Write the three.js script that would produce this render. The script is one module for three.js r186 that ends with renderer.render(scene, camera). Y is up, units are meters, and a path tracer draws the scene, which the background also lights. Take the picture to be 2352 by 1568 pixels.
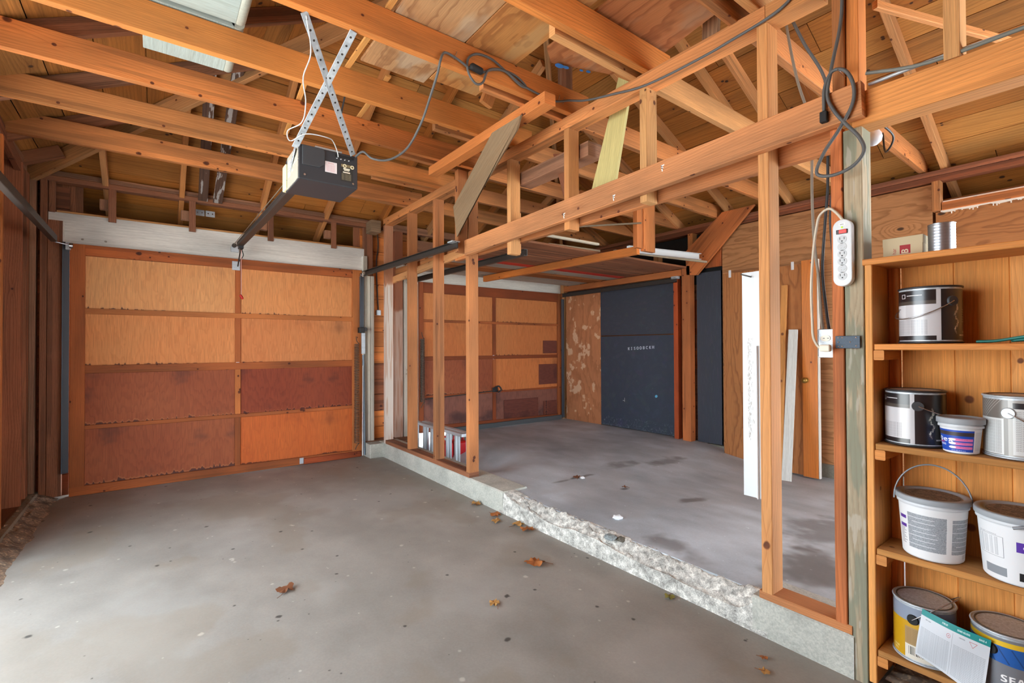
import * as THREE from 'three';
import { RoundedBoxGeometry } from 'three/addons/geometries/RoundedBoxGeometry.js';
import { mergeGeometries, mergeVertices } from 'three/addons/utils/BufferGeometryUtils.js';

// ---------------------------------------------------------------- camera, sky, exposure
const scene = new THREE.Scene();
const camera = new THREE.PerspectiveCamera(2 * Math.atan(784 / 1100) * 180 / Math.PI, 2352 / 1568, 0.05, 200);
camera.position.set(0, 1.2, 0);
camera.rotation.order = 'YXZ';
camera.rotation.set(0.65 * Math.PI / 180, -36.8 * Math.PI / 180, -0.23 * Math.PI / 180);
scene.add(camera);
const renderer = new THREE.WebGLRenderer();
renderer.toneMapping = THREE.LinearToneMapping;
renderer.toneMappingExposure = 1.42;
renderer.shadowMap.enabled = true;
scene.background = new THREE.Color(0.8, 0.91, 1.0);      // an even, overcast sky
scene.backgroundIntensity = 6.8;
const sun = new THREE.DirectionalLight(0xfffaf2, 19);      // high midday sun: it only reaches the yard, whose glow fills the room
sun.position.set(-1.5, 14, 1.5); sun.target.position.set(0, 0, 0); sun.castShadow = true;
sun.shadow.mapSize.set(2048, 2048); Object.assign(sun.shadow.camera, { left: -14, right: 14, top: 14, bottom: -14, near: 1, far: 40 });
scene.add(sun, sun.target);

// ---------------------------------------------------------------- small tools
function rng(seed) { let a = seed >>> 0; return () => { a = (a + 0x6D2B79F5) | 0; let t = Math.imul(a ^ (a >>> 15), 1 | a); t = (t + Math.imul(t ^ (t >>> 7), 61 | t)) ^ t; return ((t ^ (t >>> 14)) >>> 0) / 4294967296; }; }
const R = rng(20240611);
const V = (x, y, z) => new THREE.Vector3(x, y, z);
const LAT = new Float32Array(65536); { const r = rng(77); for (let i = 0; i < 65536; i++) LAT[i] = r(); }
function vn(x, y) {                                        // value noise, 0..1
  const xi = Math.floor(x), yi = Math.floor(y); let fx = x - xi, fy = y - yi;
  fx = fx * fx * (3 - 2 * fx); fy = fy * fy * (3 - 2 * fy);
  const x0 = xi & 255, x1 = (xi + 1) & 255, y0 = (yi & 255) << 8, y1 = ((yi + 1) & 255) << 8;
  const a = LAT[y0 | x0], b = LAT[y0 | x1], c = LAT[y1 | x0], d = LAT[y1 | x1];
  return a + (b - a) * fx + (c - a + (a - b - c + d) * fx) * fy;
}
function fbm(x, y, o = 3) { let s = 0, a = 0.5, n = 0; for (let i = 0; i < o; i++) { s += a * vn(x, y); n += a; a *= 0.5; x = x * 2.03 + 17.1; y = y * 2.03 + 5.7; } return s / n; }
const clamp = (v, a = 0, b = 1) => v < a ? a : v > b ? b : v;
const sst = (a, b, v) => { v = clamp((v - a) / (b - a)); return v * v * (3 - 2 * v); };
const mix = (a, b, t) => a + (b - a) * t;
const names = {};
function numbered(n) { names[n] = (names[n] ?? -1) + 1; return names[n] ? n + '_' + String(names[n]).padStart(3, '0') : n; }
function thing(name, label, category, group, at) {
  const o = new THREE.Group(); o.name = numbered(name); scene.add(o); o.userData = { label, category };
  if (group) o.userData.group = group; if (at) o.position.set(...at); return o;
}
function structure(name, label, category) { const o = thing(name, label, category); o.userData.kind = 'structure'; return o; }
function put(parent, name, geo, mat, label) {
  const m = new THREE.Mesh(geo, mat); m.name = name; m.castShadow = m.receiveShadow = true; if (label) m.userData.label = label;
  parent.add(m); return m;
}
function solo(name, geo, mat, label, category, group, kind) {
  const m = put(scene, numbered(name), geo, mat); m.userData = { label, category }; if (group) m.userData.group = group; if (kind) m.userData.kind = kind; return m;
}

// ---------------------------------------------------------------- procedural textures
function dataTex(w, h, fn, sx, sy, wrap = THREE.MirroredRepeatWrapping) {
  const d = new Uint8Array(w * h * 4), c = [0, 0, 0];
  for (let j = 0; j < h; j++) for (let i = 0; i < w; i++) {
    fn((i + 0.5) / w * sx, (j + 0.5) / h * sy, c); const k = (j * w + i) * 4;
    d[k] = clamp(c[0], 0, 255); d[k + 1] = clamp(c[1], 0, 255); d[k + 2] = clamp(c[2], 0, 255); d[k + 3] = 255;
  }
  const t = new THREE.DataTexture(d, w, h, THREE.RGBAFormat); t.colorSpace = THREE.SRGBColorSpace; t.magFilter = THREE.LinearFilter;
  t.minFilter = THREE.LinearMipmapLinearFilter; t.generateMipmaps = true; t.wrapS = t.wrapT = wrap; t.repeat.set(1 / sx, 1 / sy); t.needsUpdate = true; return t;
}
// sawn board: grain along u, growth rings across v, knots bend the rings
function woodTex(o) {
  const { seed, light, dark, knots = 5, freq = 70, contrast = 0.5, blotch = 0.16, fibre = 0.1, W = 2, H = 0.5, px = 1024, py = 256, knotCol = [84, 44, 20], wavy = 1, streak = 0, stain = null } = o;
  const r = rng(seed), ks = [], ox = r() * 50, oy = r() * 50;
  for (let i = 0; i < knots; i++) ks.push([r() * W, r() * H, 0.007 + r() * r() * 0.016, (r() < 0.5 ? -1 : 1)]);
  return dataTex(px, py, (u, v, c) => {
    let f = v + (fbm(u * 1.1 + ox, v * 5 + oy, 2) - 0.5) * 0.06 * wavy + (vn(u * 0.5 + oy, v * 1.7) - 0.5) * 0.1 * wavy, core = 0, halo = 0;
    for (const [ku, kv, kr, sg] of ks) {
      const du = (u - ku) * 0.42, dv = v - kv, d2 = du * du + dv * dv; if (d2 > 0.012) continue;
      const e = Math.exp(-d2 / (kr * kr * 7)); f += sg * kr * 1.6 * e * (dv * sg > 0 ? 1 : -1) ;
      const d = Math.sqrt((u - ku) * (u - ku) * 0.7 + dv * dv) * (0.85 + 0.3 * vn(u * 60, v * 60)); core = Math.max(core, 1 - sst(kr * 0.6, kr * 1.05, d)); halo = Math.max(halo, e);
    }
    const q = f * freq + 2.4 * vn(f * 14 + ox, 3.7) + 0.25 * vn(u * 3, v * 40), k = Math.floor(q), t = q - k, late = t * t * t * (0.5 + 0.7 * vn(k * 0.77, u * 0.6)) * (1 - sst(0.93, 1, t));
    const fb = vn(u * 9, v * 620) * 0.6 + vn(u * 40, v * 1500) * 0.4 - 0.5, bl = fbm(u * 1.7 + oy, v * 6 + ox, 3) - 0.5;
    let m = clamp(late * contrast * 1.5 + halo * 0.22 + bl * 0.35 + 0.12), g = 1 + fb * fibre * 2 + bl * blotch * 2;
    if (streak) g *= 1 - streak * sst(0.62, 0.75, vn(u * 1.2 + 9, v * 38 + oy));
    for (let i = 0; i < 3; i++) c[i] = mix(mix(light[i], dark[i], m) * g, knotCol[i] * (0.8 + 0.5 * vn(u * 90, v * 90)), core * 0.9);
    if (stain) stain(u, v, c);
  }, W, H);
}
// rotary-cut plywood: contour-like figure
function plyTex(o) {
  const { seed, light, dark, bands = 16, contrast = 0.6, blotch = 0.14, W = 2, H = 1, px = 1024, py = 512, su = 0.55, sv = 2.6, extra = null, patches = 0 } = o;
  const r = rng(seed), ox = r() * 80, oy = r() * 80, kk = []; for (let i = 0; i < patches; i++) kk.push([r() * W, r() * H, 0.012 + r() * 0.012]);
  return dataTex(px, py, (u, v, c) => {
    let f = fbm(u * su + ox, v * sv + oy, 2) * bands + (vn(u * 7 + 3, v * 60) - 0.5) * 0.35 + (vn(u * 26, v * 26) - 0.5) * 0.3, core = 0;
    for (const [a, b, q] of kk) { const d = Math.hypot((u - a) * 0.55, v - b); f += 3 * q / 0.015 * Math.exp(-d * d / (q * q * 9)); core = Math.max(core, 1 - sst(q * 0.4, q * 0.8, d)); }
    const t = f - Math.floor(f), late = sst(0.45, 0.9, t) * (1 - sst(0.9, 1, t));
    const fb = vn(u * 14, v * 500) - 0.5, bl = fbm(u * 1.4 + oy, v * 2.4 + ox, 3) - 0.5, m = clamp(late * contrast + bl * 0.5 + 0.1), g = 1 + fb * 0.13 + bl * blotch * 2;
    for (let i = 0; i < 3; i++) c[i] = mix(mix(light[i], dark[i], m) * g, dark[i] * 0.55, core);
    if (extra) extra(u, v, c);
  }, W, H);
}
function canvasTex(w, h, draw) {
  const cv = document.createElement('canvas'); cv.width = w; cv.height = h; const g = cv.getContext('2d'); draw(g, w, h);
  const t = new THREE.CanvasTexture(cv); t.colorSpace = THREE.SRGBColorSpace; return t;
}
const big = { px: 2048, py: 512 };
const X = {
  firA: woodTex({ seed: 11, light: [214, 158, 102], dark: [176, 118, 66], knots: 12, freq: 95, contrast: 0.3, blotch: 0.24, ...big }),
  firB: woodTex({ seed: 12, light: [212, 156, 102], dark: [164, 108, 64], knots: 20, freq: 75, contrast: 0.32, blotch: 0.3, streak: 0.12, ...big }),
  firC: woodTex({ seed: 13, light: [214, 162, 104], dark: [170, 116, 66], knots: 6, freq: 55, contrast: 0.36, blotch: 0.22, wavy: 1.7, ...big }),
  red: woodTex({ seed: 14, light: [168, 120, 90], dark: [120, 78, 56], knots: 5, freq: 90, blotch: 0.24, streak: 0.18, knotCol: [66, 38, 30] }),
  roofA: woodTex({ seed: 15, light: [190, 134, 68], dark: [134, 86, 38], knots: 14, freq: 34, contrast: 0.36, blotch: 0.22, wavy: 1.6, knotCol: [62, 38, 22] }),
  roofB: woodTex({ seed: 16, light: [178, 122, 60], dark: [124, 78, 34], knots: 12, freq: 46, contrast: 0.34, blotch: 0.26, wavy: 1.3, streak: 0.1, knotCol: [58, 36, 22] }),
  grey: woodTex({ seed: 17, light: [196, 192, 184], dark: [138, 132, 122], knots: 5, freq: 55, contrast: 0.5, blotch: 0.18, knotCol: [112, 100, 88], streak: 0.08 }),
  pine: woodTex({ seed: 18, light: [226, 174, 108], dark: [194, 136, 72], knots: 8, freq: 30, contrast: 0.3, blotch: 0.14, wavy: 1.5, knotCol: [98, 60, 34], ...big }),
  plyB: plyTex({ seed: 22, light: [182, 130, 84], dark: [130, 86, 50], bands: 12, contrast: 0.5, su: 0.4, sv: 6.5, patches: 2 }),
};
function doorTex(seed, light, dark, heavy) {               // plywood door skin, u runs up from the lower edge; water stains keep a ragged outline
  const r = rng(seed), ox = r() * 40, oy = r() * 40;
  return dataTex(256, 1024, (u, v, c) => {
    const f = fbm(v * 1.6 + ox, u * 0.9 + oy, 2) * 20 + (vn(u * 5, v * 70 + ox) - 0.5) * 1.1 + (vn(u * 30, v * 30) - 0.5) * 0.4, t = f - Math.floor(f), late = sst(0.4, 0.9, t) * (1 - sst(0.9, 1, t));
    const bl = fbm(v * 2.2 + oy, u * 3 + ox, 3) - 0.5, fb = vn(u * 16, v * 480) - 0.5, m = clamp(late * 0.17 + bl * 1.0 + 0.22), g = 1 + fb * 0.14 + bl * 0.24;
    for (let i = 0; i < 3; i++) c[i] = mix(light[i], dark[i], m) * g;
    const tooth = 0.004 + 0.05 * Math.pow(vn(v * 75 + oy, 3.3), 3) * sst(0.35, 0.6, vn(v * 2.3 + ox, 7.7)) + 0.05 * heavy * sst(0.45, 0.8, vn(v * 3 + ox, 9.1)) * vn(v * 90, 2), s = (1 - sst(tooth * 0.75, tooth, u)) * 0.8;
    const spot = sst(0.6, 0.82, fbm(v * 3 + 31 + ox, u * 4 + oy, 5)) * 0.6 * heavy;
    c[0] = mix(c[0], 58, Math.max(s * 0.85, spot)); c[1] = mix(c[1], 36, Math.max(s * 0.85, spot)); c[2] = mix(c[2], 38, Math.max(s * 0.85, spot));
    const lip = sst(tooth, tooth + 0.004, u) * (1 - sst(tooth + 0.004, tooth + 0.016, u)) * 0.4; c[0] = mix(c[0], 196, lip); c[1] = mix(c[1], 140, lip); c[2] = mix(c[2], 92, lip);
  }, 0.5, 2);
}
X.doorA = doorTex(31, [226, 164, 106], [180, 116, 68], 0.35);
X.doorB = doorTex(32, [166, 90, 54], [112, 52, 30], 0.6);
X.doorC = doorTex(33, [146, 92, 74], [96, 58, 50], 1);
X.half = woodTex({ seed: 34, light: [182, 128, 96], dark: [140, 92, 64], knots: 5, freq: 80, W: 2.4, H: 0.5, stain: (u, v, c) => {       // stud, whitewashed up to an uneven line
  const p = (1 - sst(-0.02, 0.02, u - 1.72 - 0.06 * (vn(v * 60, 1) - 0.5))) * (0.86 - 0.35 * sst(0.5, 0.8, vn(u * 5, v * 90))); c[0] = mix(c[0], 214, p); c[1] = mix(c[1], 206, p); c[2] = mix(c[2], 196, p); } });
X.white = woodTex({ seed: 35, light: [222, 219, 210], dark: [196, 190, 178], knots: 3, freq: 40, contrast: 0.35, blotch: 0.08, knotCol: [168, 158, 142] });
X.header = woodTex({ seed: 36, light: [206, 203, 196], dark: [172, 166, 157], knots: 4, freq: 34, contrast: 0.22, blotch: 0.2, wavy: 1.5, knotCol: [128, 118, 106] });
X.splotch = plyTex({ seed: 37, light: [190, 126, 84], dark: [148, 92, 58], bands: 8, contrast: 0.4, extra: (u, v, c) => {           // plaster smears left on a plywood sheet
  const n = fbm(u * 9 + 4, v * 11 + 8, 4), a = 0.75 - 0.5 * Math.abs(u - 1.05) / 0.9, s = sst(0.56, 0.64, n * (0.75 + a * 0.3)) * 0.75; c[0] = mix(c[0], 226, s); c[1] = mix(c[1], 196, s); c[2] = mix(c[2], 166, s); } });
X.weather = plyTex({ seed: 38, light: [196, 150, 104], dark: [140, 92, 56], bands: 9, contrast: 0.5, sv: 4, extra: (u, v, c) => { const s = sst(0.5, 0.68, fbm(u * 3 + 9, v * 7 + 2, 4)) * 0.5; c[0] = mix(c[0], 190, s); c[1] = mix(c[1], 178, s); c[2] = mix(c[2], 160, s); } });
X.oldpost = woodTex({ seed: 39, light: [204, 190, 164], dark: [164, 144, 118], knots: 3, freq: 60, stain: (u, v, c) => {             // stripped post with grey-green paint remains
  const s = sst(0.44, 0.56, fbm(u * 5 + 7, v * 46 + 3, 4)) * 0.8; c[0] = mix(c[0], 150, s); c[1] = mix(c[1], 150, s * 0.8); c[2] = mix(c[2], 134, s * 0.8); const w = sst(0.66, 0.72, fbm(u * 9 + 1, v * 60, 3)) * 0.6; c[0] = mix(c[0], 214, w); c[1] = mix(c[1], 208, w); c[2] = mix(c[2], 198, w); } });
X.brownpaint = woodTex({ seed: 40, light: [100, 74, 60], dark: [70, 48, 40], knots: 1, freq: 50, stain: (u, v, c) => { const s = sst(0.63, 0.67, fbm(u * 7, v * 40, 4)) * 0.8; for (let i = 0; i < 3; i++) c[i] = mix(c[i], 198, s); } });
X.blackA = canvasTex(1024, 1024, (g, w, h) => {                                                   // black painted board: scuffs and a strip of pale letters
  g.fillStyle = '#363d4a'; g.fillRect(0, 0, w, h); const r = rng(5);
  for (let i = 0; i < 500; i++) { g.fillStyle = `rgba(${60 + r() * 60 | 0},${60 + r() * 60 | 0},${66 + r() * 60 | 0},${0.03 + r() * 0.07})`; g.beginPath(); g.ellipse(r() * w, r() * h, 4 + r() * 50, 3 + r() * 26, r() * 3, 0, 7); g.fill(); }
  for (let i = 0; i < 130; i++) { g.fillStyle = `rgba(205,205,205,${r() * 0.5})`; g.fillRect(r() * w, Math.pow(r(), 1.4) * h, 1 + r() * 3, 1 + r() * 6); }
});
X.blackB = canvasTex(1024, 1024, (g, w, h) => {
  g.fillStyle = '#353f4e'; g.fillRect(0, 0, w, h); const r = rng(6);
  for (let i = 0; i < 600; i++) { g.fillStyle = `rgba(${50 + r() * 60 | 0},${54 + r() * 60 | 0},${66 + r() * 70 | 0},${0.03 + r() * 0.07})`; g.beginPath(); g.ellipse(r() * w, r() * h, 4 + r() * 60, 3 + r() * 30, r() * 3, 0, 7); g.fill(); }
  for (let i = 0; i < 60; i++) { g.fillStyle = `rgba(205,210,215,${r() * 0.5})`; g.fillRect(r() * w, r() * h, 1 + r() * 3, 1 + r() * 5); }
  for (let i = 0; i < 420; i++) { g.fillStyle = `rgba(150,162,172,${r() * 0.28})`; g.beginPath(); g.ellipse(r() * w, h - Math.pow(r(), 2.2) * 110, 2 + r() * 14, 1 + r() * 6, r() * 3, 0, 7); g.fill(); }
  g.strokeStyle = 'rgba(220,225,228,.8)'; g.lineWidth = 5; g.beginPath(); g.moveTo(345, 690); g.lineTo(345, 735); g.moveTo(320, 722); g.lineTo(348, 720); g.stroke();
  g.fillStyle = '#63b3d8'; g.beginPath(); g.ellipse(762, 640, 17, 14, -0.5, 0, 7); g.fill();
  g.font = 'bold 44px sans-serif'; g.fillStyle = '#c4cfdd'; g.textAlign = 'center'; [...'KISOOBCKH'].forEach((ch, i) => g.fillText(ch, 408 + i * 40, 158 - i * 2));
});
function speckle(c, a) { for (let i = 0; i < 3; i++) c[i] *= 1 + a; }
X.floorL = (() => { const r = rng(91), sp = [], gr = new Map(), W = 3.1, D = 8.6; for (let i = 0; i < 700; i++) { const x = r() * W, z = r() * D; sp.push([x, z, 0.003 + Math.pow(r(), 3) * 0.014, r() < 0.55 ? 1 : -1]); }
  for (const s of sp) for (let a = -1; a <= 1; a++) for (let b = -1; b <= 1; b++) { const k = (Math.floor(s[0] * 10) + a) * 1000 + Math.floor(s[1] * 10) + b; (gr.get(k) ?? gr.set(k, []).get(k)).push(s); }
  return dataTex(1024, 2048, (x, z, c) => {
    const a = fbm(x * 1.3 + 3, z * 1.1 + 8, 4) - 0.5, b = fbm(x * 6, z * 5 + 4, 4) - 0.5, f = vn(x * 190, z * 190) - 0.5, w = sst(0.55, 0.75, fbm(x * 2.4 + 40, z * 2.2 + 11, 4));
    const g = 1 + a * 0.22 + b * 0.18 + f * 0.05; c[0] = 143 * g; c[1] = 139 * g; c[2] = 132 * g; c[0] = mix(c[0], 164, w * 0.35); c[1] = mix(c[1], 163, w * 0.35); c[2] = mix(c[2], 158, w * 0.35);
    const br = sst(0.56, 0.7, fbm(x * 3.1 + 70, z * 2.6 + 31, 4)) * 0.4; c[0] = mix(c[0], 132, br * 0.8); c[1] = mix(c[1], 121, br * 0.8); c[2] = mix(c[2], 106, br * 0.8);
    for (const s of gr.get(Math.floor(x * 10) * 1000 + Math.floor(z * 10)) ?? []) { const d = Math.hypot(x - s[0], z - s[1]) * (0.7 + 0.6 * vn(x * 90, z * 90)); if (d < s[2]) { const t = 1 - sst(0.5, 1, d / s[2]); speckle(c, s[3] > 0 ? 0.25 * t : -0.5 * t); } }
  }, W, D, THREE.ClampToEdgeWrapping); })();
X.floorR = (() => { const ov = [[2.73, -2.8, 0.24, 0.03, 0.5], [2.83, -2.38, 0.05, 0.03, 0.6], [3.05, -1.95, 0.16, 0.05, 0.45], [3.4, -2.9, 0.25, 0.12, 0.35], [3.9, -2.75, 0.3, 0.1, 0.35], [2.2, -1.55, 0.12, 0.22, 0.4], [2.55, -1.0, 0.3, 0.2, 0.5], [3.2, -1.2, 0.5, 0.2, 0.4]], W = 2.95, D = 8.6;
  return dataTex(1024, 2048, (u, w, c) => {
    const x = 2.0 + u, z = -5.4 + w, a = fbm(x * 1.2 + 13, z * 1.4 + 28, 4) - 0.5, b = fbm(x * 7, z * 4 + 9, 4) - 0.5, f = vn(x * 190, z * 190) - 0.5, g = 1 + a * 0.34 + b * 0.26 + f * 0.05;
    c[0] = 172 * g; c[1] = 180 * g; c[2] = 186 * g; const wt = sst(0.56, 0.72, fbm(x * 2 + 3, z * 3 + 21, 4)) * 0.3; for (let i = 0; i < 3; i++) c[i] = mix(c[i], 168, wt);
    const nn = fbm(x * 9 + 3, z * 9, 3); for (const [ox, oz, rx, rz, k] of ov) { const d = Math.hypot((x - ox) / rx, (z - oz) / rz); const s = (1 - sst(0.25, 1.05, d + (nn - 0.5) * 1.4)) * k; c[0] = mix(c[0], 58, s); c[1] = mix(c[1], 50, s); c[2] = mix(c[2], 46, s); }
    if (vn(x * 120, z * 120) * vn(x * 57 + 9, z * 57) > 0.84) speckle(c, 0.3);
  }, W, D, THREE.ClampToEdgeWrapping); })();
X.kerb = dataTex(1024, 256, (u, v, c) => { const g = 1 + (fbm(u * 6, v * 9, 4) - 0.5) * 0.3 + (vn(u * 150, v * 150) - 0.5) * 0.12 + (vn(u * 420, v * 420) - 0.5) * 0.1; c[0] = 176 * g; c[1] = 176 * g; c[2] = 166 * g; }, 1, 0.25);
X.rubble = dataTex(512, 512, (u, v, c) => { const n = fbm(u * 30, v * 30, 4), g = 0.7 + n * 0.6 + (vn(u * 260, v * 260) - 0.5) * 0.3; const d = sst(0.5, 0.7, vn(u * 70 + 5, v * 70)) * 0.35; c[0] = mix(190, 130, d) * g; c[1] = mix(188, 126, d) * g; c[2] = mix(180, 120, d) * g; }, 0.5, 0.5);
X.dirt = dataTex(512, 512, (u, v, c) => { const g = 0.6 + fbm(u * 22, v * 22, 4) * 0.8, s = sst(0.62, 0.7, vn(u * 110, v * 150)); c[0] = mix(112, 176, s * 0.6) * g; c[1] = mix(96, 150, s * 0.6) * g; c[2] = mix(82, 118, s * 0.6) * g; }, 0.6, 0.6);
X.galv = dataTex(256, 256, (u, v, c) => { const n = vn(u * 30, v * 30) * 0.5 + vn(u * 90 + 4, v * 90) * 0.5, g = 0.85 + n * 0.3; c[0] = 190 * g; c[1] = 198 * g; c[2] = 204 * g; }, 0.3, 0.3);

// ---------------------------------------------------------------- materials
const cache = new Map();
function mat(tex, tint = '#ffffff', roughness = 0.78, metalness = 0, more) {
  const k = (tex ? tex.uuid : '-') + tint + roughness + metalness + (more ? JSON.stringify(more) : ''); if (cache.has(k)) return cache.get(k);
  const m = new THREE.MeshPhysicalMaterial({ map: tex ?? null, color: new THREE.Color(tint), roughness, metalness, ...more }); cache.set(k, m); return m;
}
const FIR = [mat(X.firA), mat(X.firB), mat(X.firC), mat(X.firA, '#f6e4cf'), mat(X.firB, '#eedccb'), mat(X.firA, '#ffeedd')];
const pick = (a) => a[Math.floor(R() * a.length) % a.length];
const RED = mat(X.red), ROOF = [mat(X.roofA), mat(X.roofB), mat(X.roofA, '#f2e0c4'), mat(X.roofB, '#fff0d8'), mat(X.roofA, '#e8d3b4')];
const GREY = mat(X.grey), PINE = mat(X.pine, '#fff6ea', 0.7), PLYB = mat(X.plyB), OLD = mat(X.red, '#eed8c6');
const STEEL = mat(null, '#4a4643', 0.5, 0.55), DARK = mat(null, '#26272a', 0.5, 0.2), GALV = mat(X.galv, '#ffffff', 0.45, 0.35), BLACKR = mat(null, '#1c1c1d', 0.75), WHITEP = mat(null, '#d6dadc', 0.4), CHROME = mat(null, '#b9bcc0', 0.25, 0.9);

// ---------------------------------------------------------------- timber geometry: chamfered stick, grain along local x, uv in metres
function stick(L, h, w, ou = R() * 4, ov = R() * 3, c = 0.0025) {
  c = Math.min(c, h * 0.2, w * 0.2); const a = h / 2, b = w / 2, x = L / 2;
  const p = [[-a + c, b], [a - c, b], [a, b - c], [a, -b + c], [a - c, -b], [-a + c, -b], [-a, -b + c], [-a, b - c]], pos = [], uv = []; let s = 0;
  const tri = (A, B, C) => { pos.push(...A[0], ...B[0], ...C[0]); uv.push(...A[1], ...B[1], ...C[1]); };
  for (let i = 0; i < 8; i++) {
    const P = p[i], Q = p[(i + 1) % 8], d = Math.hypot(Q[0] - P[0], Q[1] - P[1]);
    const A = [[-x, ...P], [ou, ov + s]], B = [[x, ...P], [ou + L, ov + s]], C = [[x, ...Q], [ou + L, ov + s + d]], D = [[-x, ...Q], [ou, ov + s + d]]; tri(A, B, C); tri(A, C, D); s += d;
  }
  for (let i = 1; i < 7; i++) { const e = (q, sx) => [[sx, ...q], [ou + q[1] * 0.6, ov + q[0]]]; tri(e(p[0], -x), e(p[i], -x), e(p[i + 1], -x)); tri(e(p[0], x), e(p[i + 1], x), e(p[i], x)); }
  const g = new THREE.BufferGeometry(); g.setAttribute('position', new THREE.Float32BufferAttribute(pos, 3)); g.setAttribute('uv', new THREE.Float32BufferAttribute(uv, 2)); g.computeVertexNormals(); return g;
}
const BASIS = { x: [V(1, 0, 0), V(0, 1, 0)], y: [V(0, 1, 0), V(1, 0, 0)], z: [V(0, 0, 1), V(0, 1, 0)] };
function orient(m, ex, ey) { const ez = new THREE.Vector3().crossVectors(ex, ey); m.quaternion.setFromRotationMatrix(new THREE.Matrix4().makeBasis(ex, ey, ez)); }
// axis-aligned timber between two corners; the grain follows the longest side unless told otherwise
function lum(parent, name, x0, x1, y0, y1, z0, z1, m, o = {}) {
  const d = { x: x1 - x0, y: y1 - y0, z: z1 - z0 }, g = o.grain ?? (d.x >= d.y && d.x >= d.z ? 'x' : d.y >= d.z ? 'y' : 'z');
  let [ex, ey] = BASIS[g]; let h = g === 'y' ? d.x : d.y, w = g === 'y' ? d.z : g === 'x' ? d.z : d.x;
  if (g === 'y' && d.z > d.x * 3) { ey = V(0, 0, 1); h = d.z; w = d.x; }
  const me = put(parent, name, stick(d[g], h, w, o.ou, o.ov, o.c), m, o.label); me.position.set((x0 + x1) / 2, (y0 + y1) / 2, (z0 + z1) / 2); orient(me, ex, ey);
  if (o.rot) me.rotateOnWorldAxis(V(...o.rot[0]), o.rot[1]); return me;
}
// timber along any line
function strut(parent, name, a, b, h, w, m, o = {}) {
  const A = V(...a), B = V(...b), ex = B.clone().sub(A), L = ex.length(); ex.normalize(); let up = o.up ? V(...o.up) : Math.abs(ex.y) > 0.9 ? V(1, 0, 0) : V(0, 1, 0);
  up.addScaledVector(ex, -up.dot(ex)).normalize(); const me = put(parent, name, stick(L, h, w, o.ou, o.ov, o.c), m, o.label); me.position.copy(A).add(B).multiplyScalar(0.5); orient(me, ex, up); return me;
}
// flat polygon (list of 3-D points) with thickness t along dir, uv in metres along gu
function slab(parent, name, pts, t, m, gu = [1, 0, 0], o = {}) {
  const P = pts.map((p) => V(...p)), n = new THREE.Vector3().crossVectors(P[1].clone().sub(P[0]), P[2].clone().sub(P[0])).normalize(), u = V(...gu).normalize(), v = new THREE.Vector3().crossVectors(n, u).normalize();
  const c = P.reduce((s, p) => s.add(p), V(0, 0, 0)).multiplyScalar(1 / P.length), ou = o.ou ?? R() * 4, ov = o.ov ?? R() * 3, pos = [], uv = [];
  const F = P.map((p) => p.clone().sub(c)), K = F.map((p) => p.clone().addScaledVector(n, -t)), add = (q, k = 0) => { pos.push(q.x, q.y, q.z); uv.push(q.dot(u) + ou, q.dot(v) + ov + k); };
  for (let i = 1; i < F.length - 1; i++) { add(F[0]); add(F[i]); add(F[i + 1]); add(K[0]); add(K[i + 1]); add(K[i]); }
  for (let i = 0; i < F.length; i++) { const j = (i + 1) % F.length; add(F[i]); add(K[i], t); add(K[j], t); add(F[i]); add(K[j], t); add(F[j]); }
  const g = new THREE.BufferGeometry(); g.setAttribute('position', new THREE.Float32BufferAttribute(pos, 3)); g.setAttribute('uv', new THREE.Float32BufferAttribute(uv, 2)); g.computeVertexNormals();
  const me = put(parent, name, g, m, o.label); me.position.copy(c); return me;
}
function tube(pts, r, seg = 60, rad = 8, closed = false) { return new THREE.TubeGeometry(new THREE.CatmullRomCurve3(pts.map((p) => V(...p)), closed, 'centripetal'), seg, r, rad, closed); }
function rod(a, b, r, rad = 10, r2 = r) { const A = V(...a), B = V(...b), d = B.clone().sub(A), g = new THREE.CylinderGeometry(r2, r, d.length(), rad); g.applyQuaternion(new THREE.Quaternion().setFromUnitVectors(V(0, 1, 0), d.clone().normalize())); g.translate(...A.add(B).multiplyScalar(0.5).toArray()); return g; }
function bxg(x0, x1, y0, y1, z0, z1, rad = 0) { const g = rad ? new RoundedBoxGeometry(x1 - x0, y1 - y0, z1 - z0, 2, rad) : new THREE.BoxGeometry(x1 - x0, y1 - y0, z1 - z0); g.translate((x0 + x1) / 2, (y0 + y1) / 2, (z0 + z1) / 2); return g; }
const join = (gs) => mergeGeometries(gs.map((g) => (g.index ? g.toNonIndexed() : g)));
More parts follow.
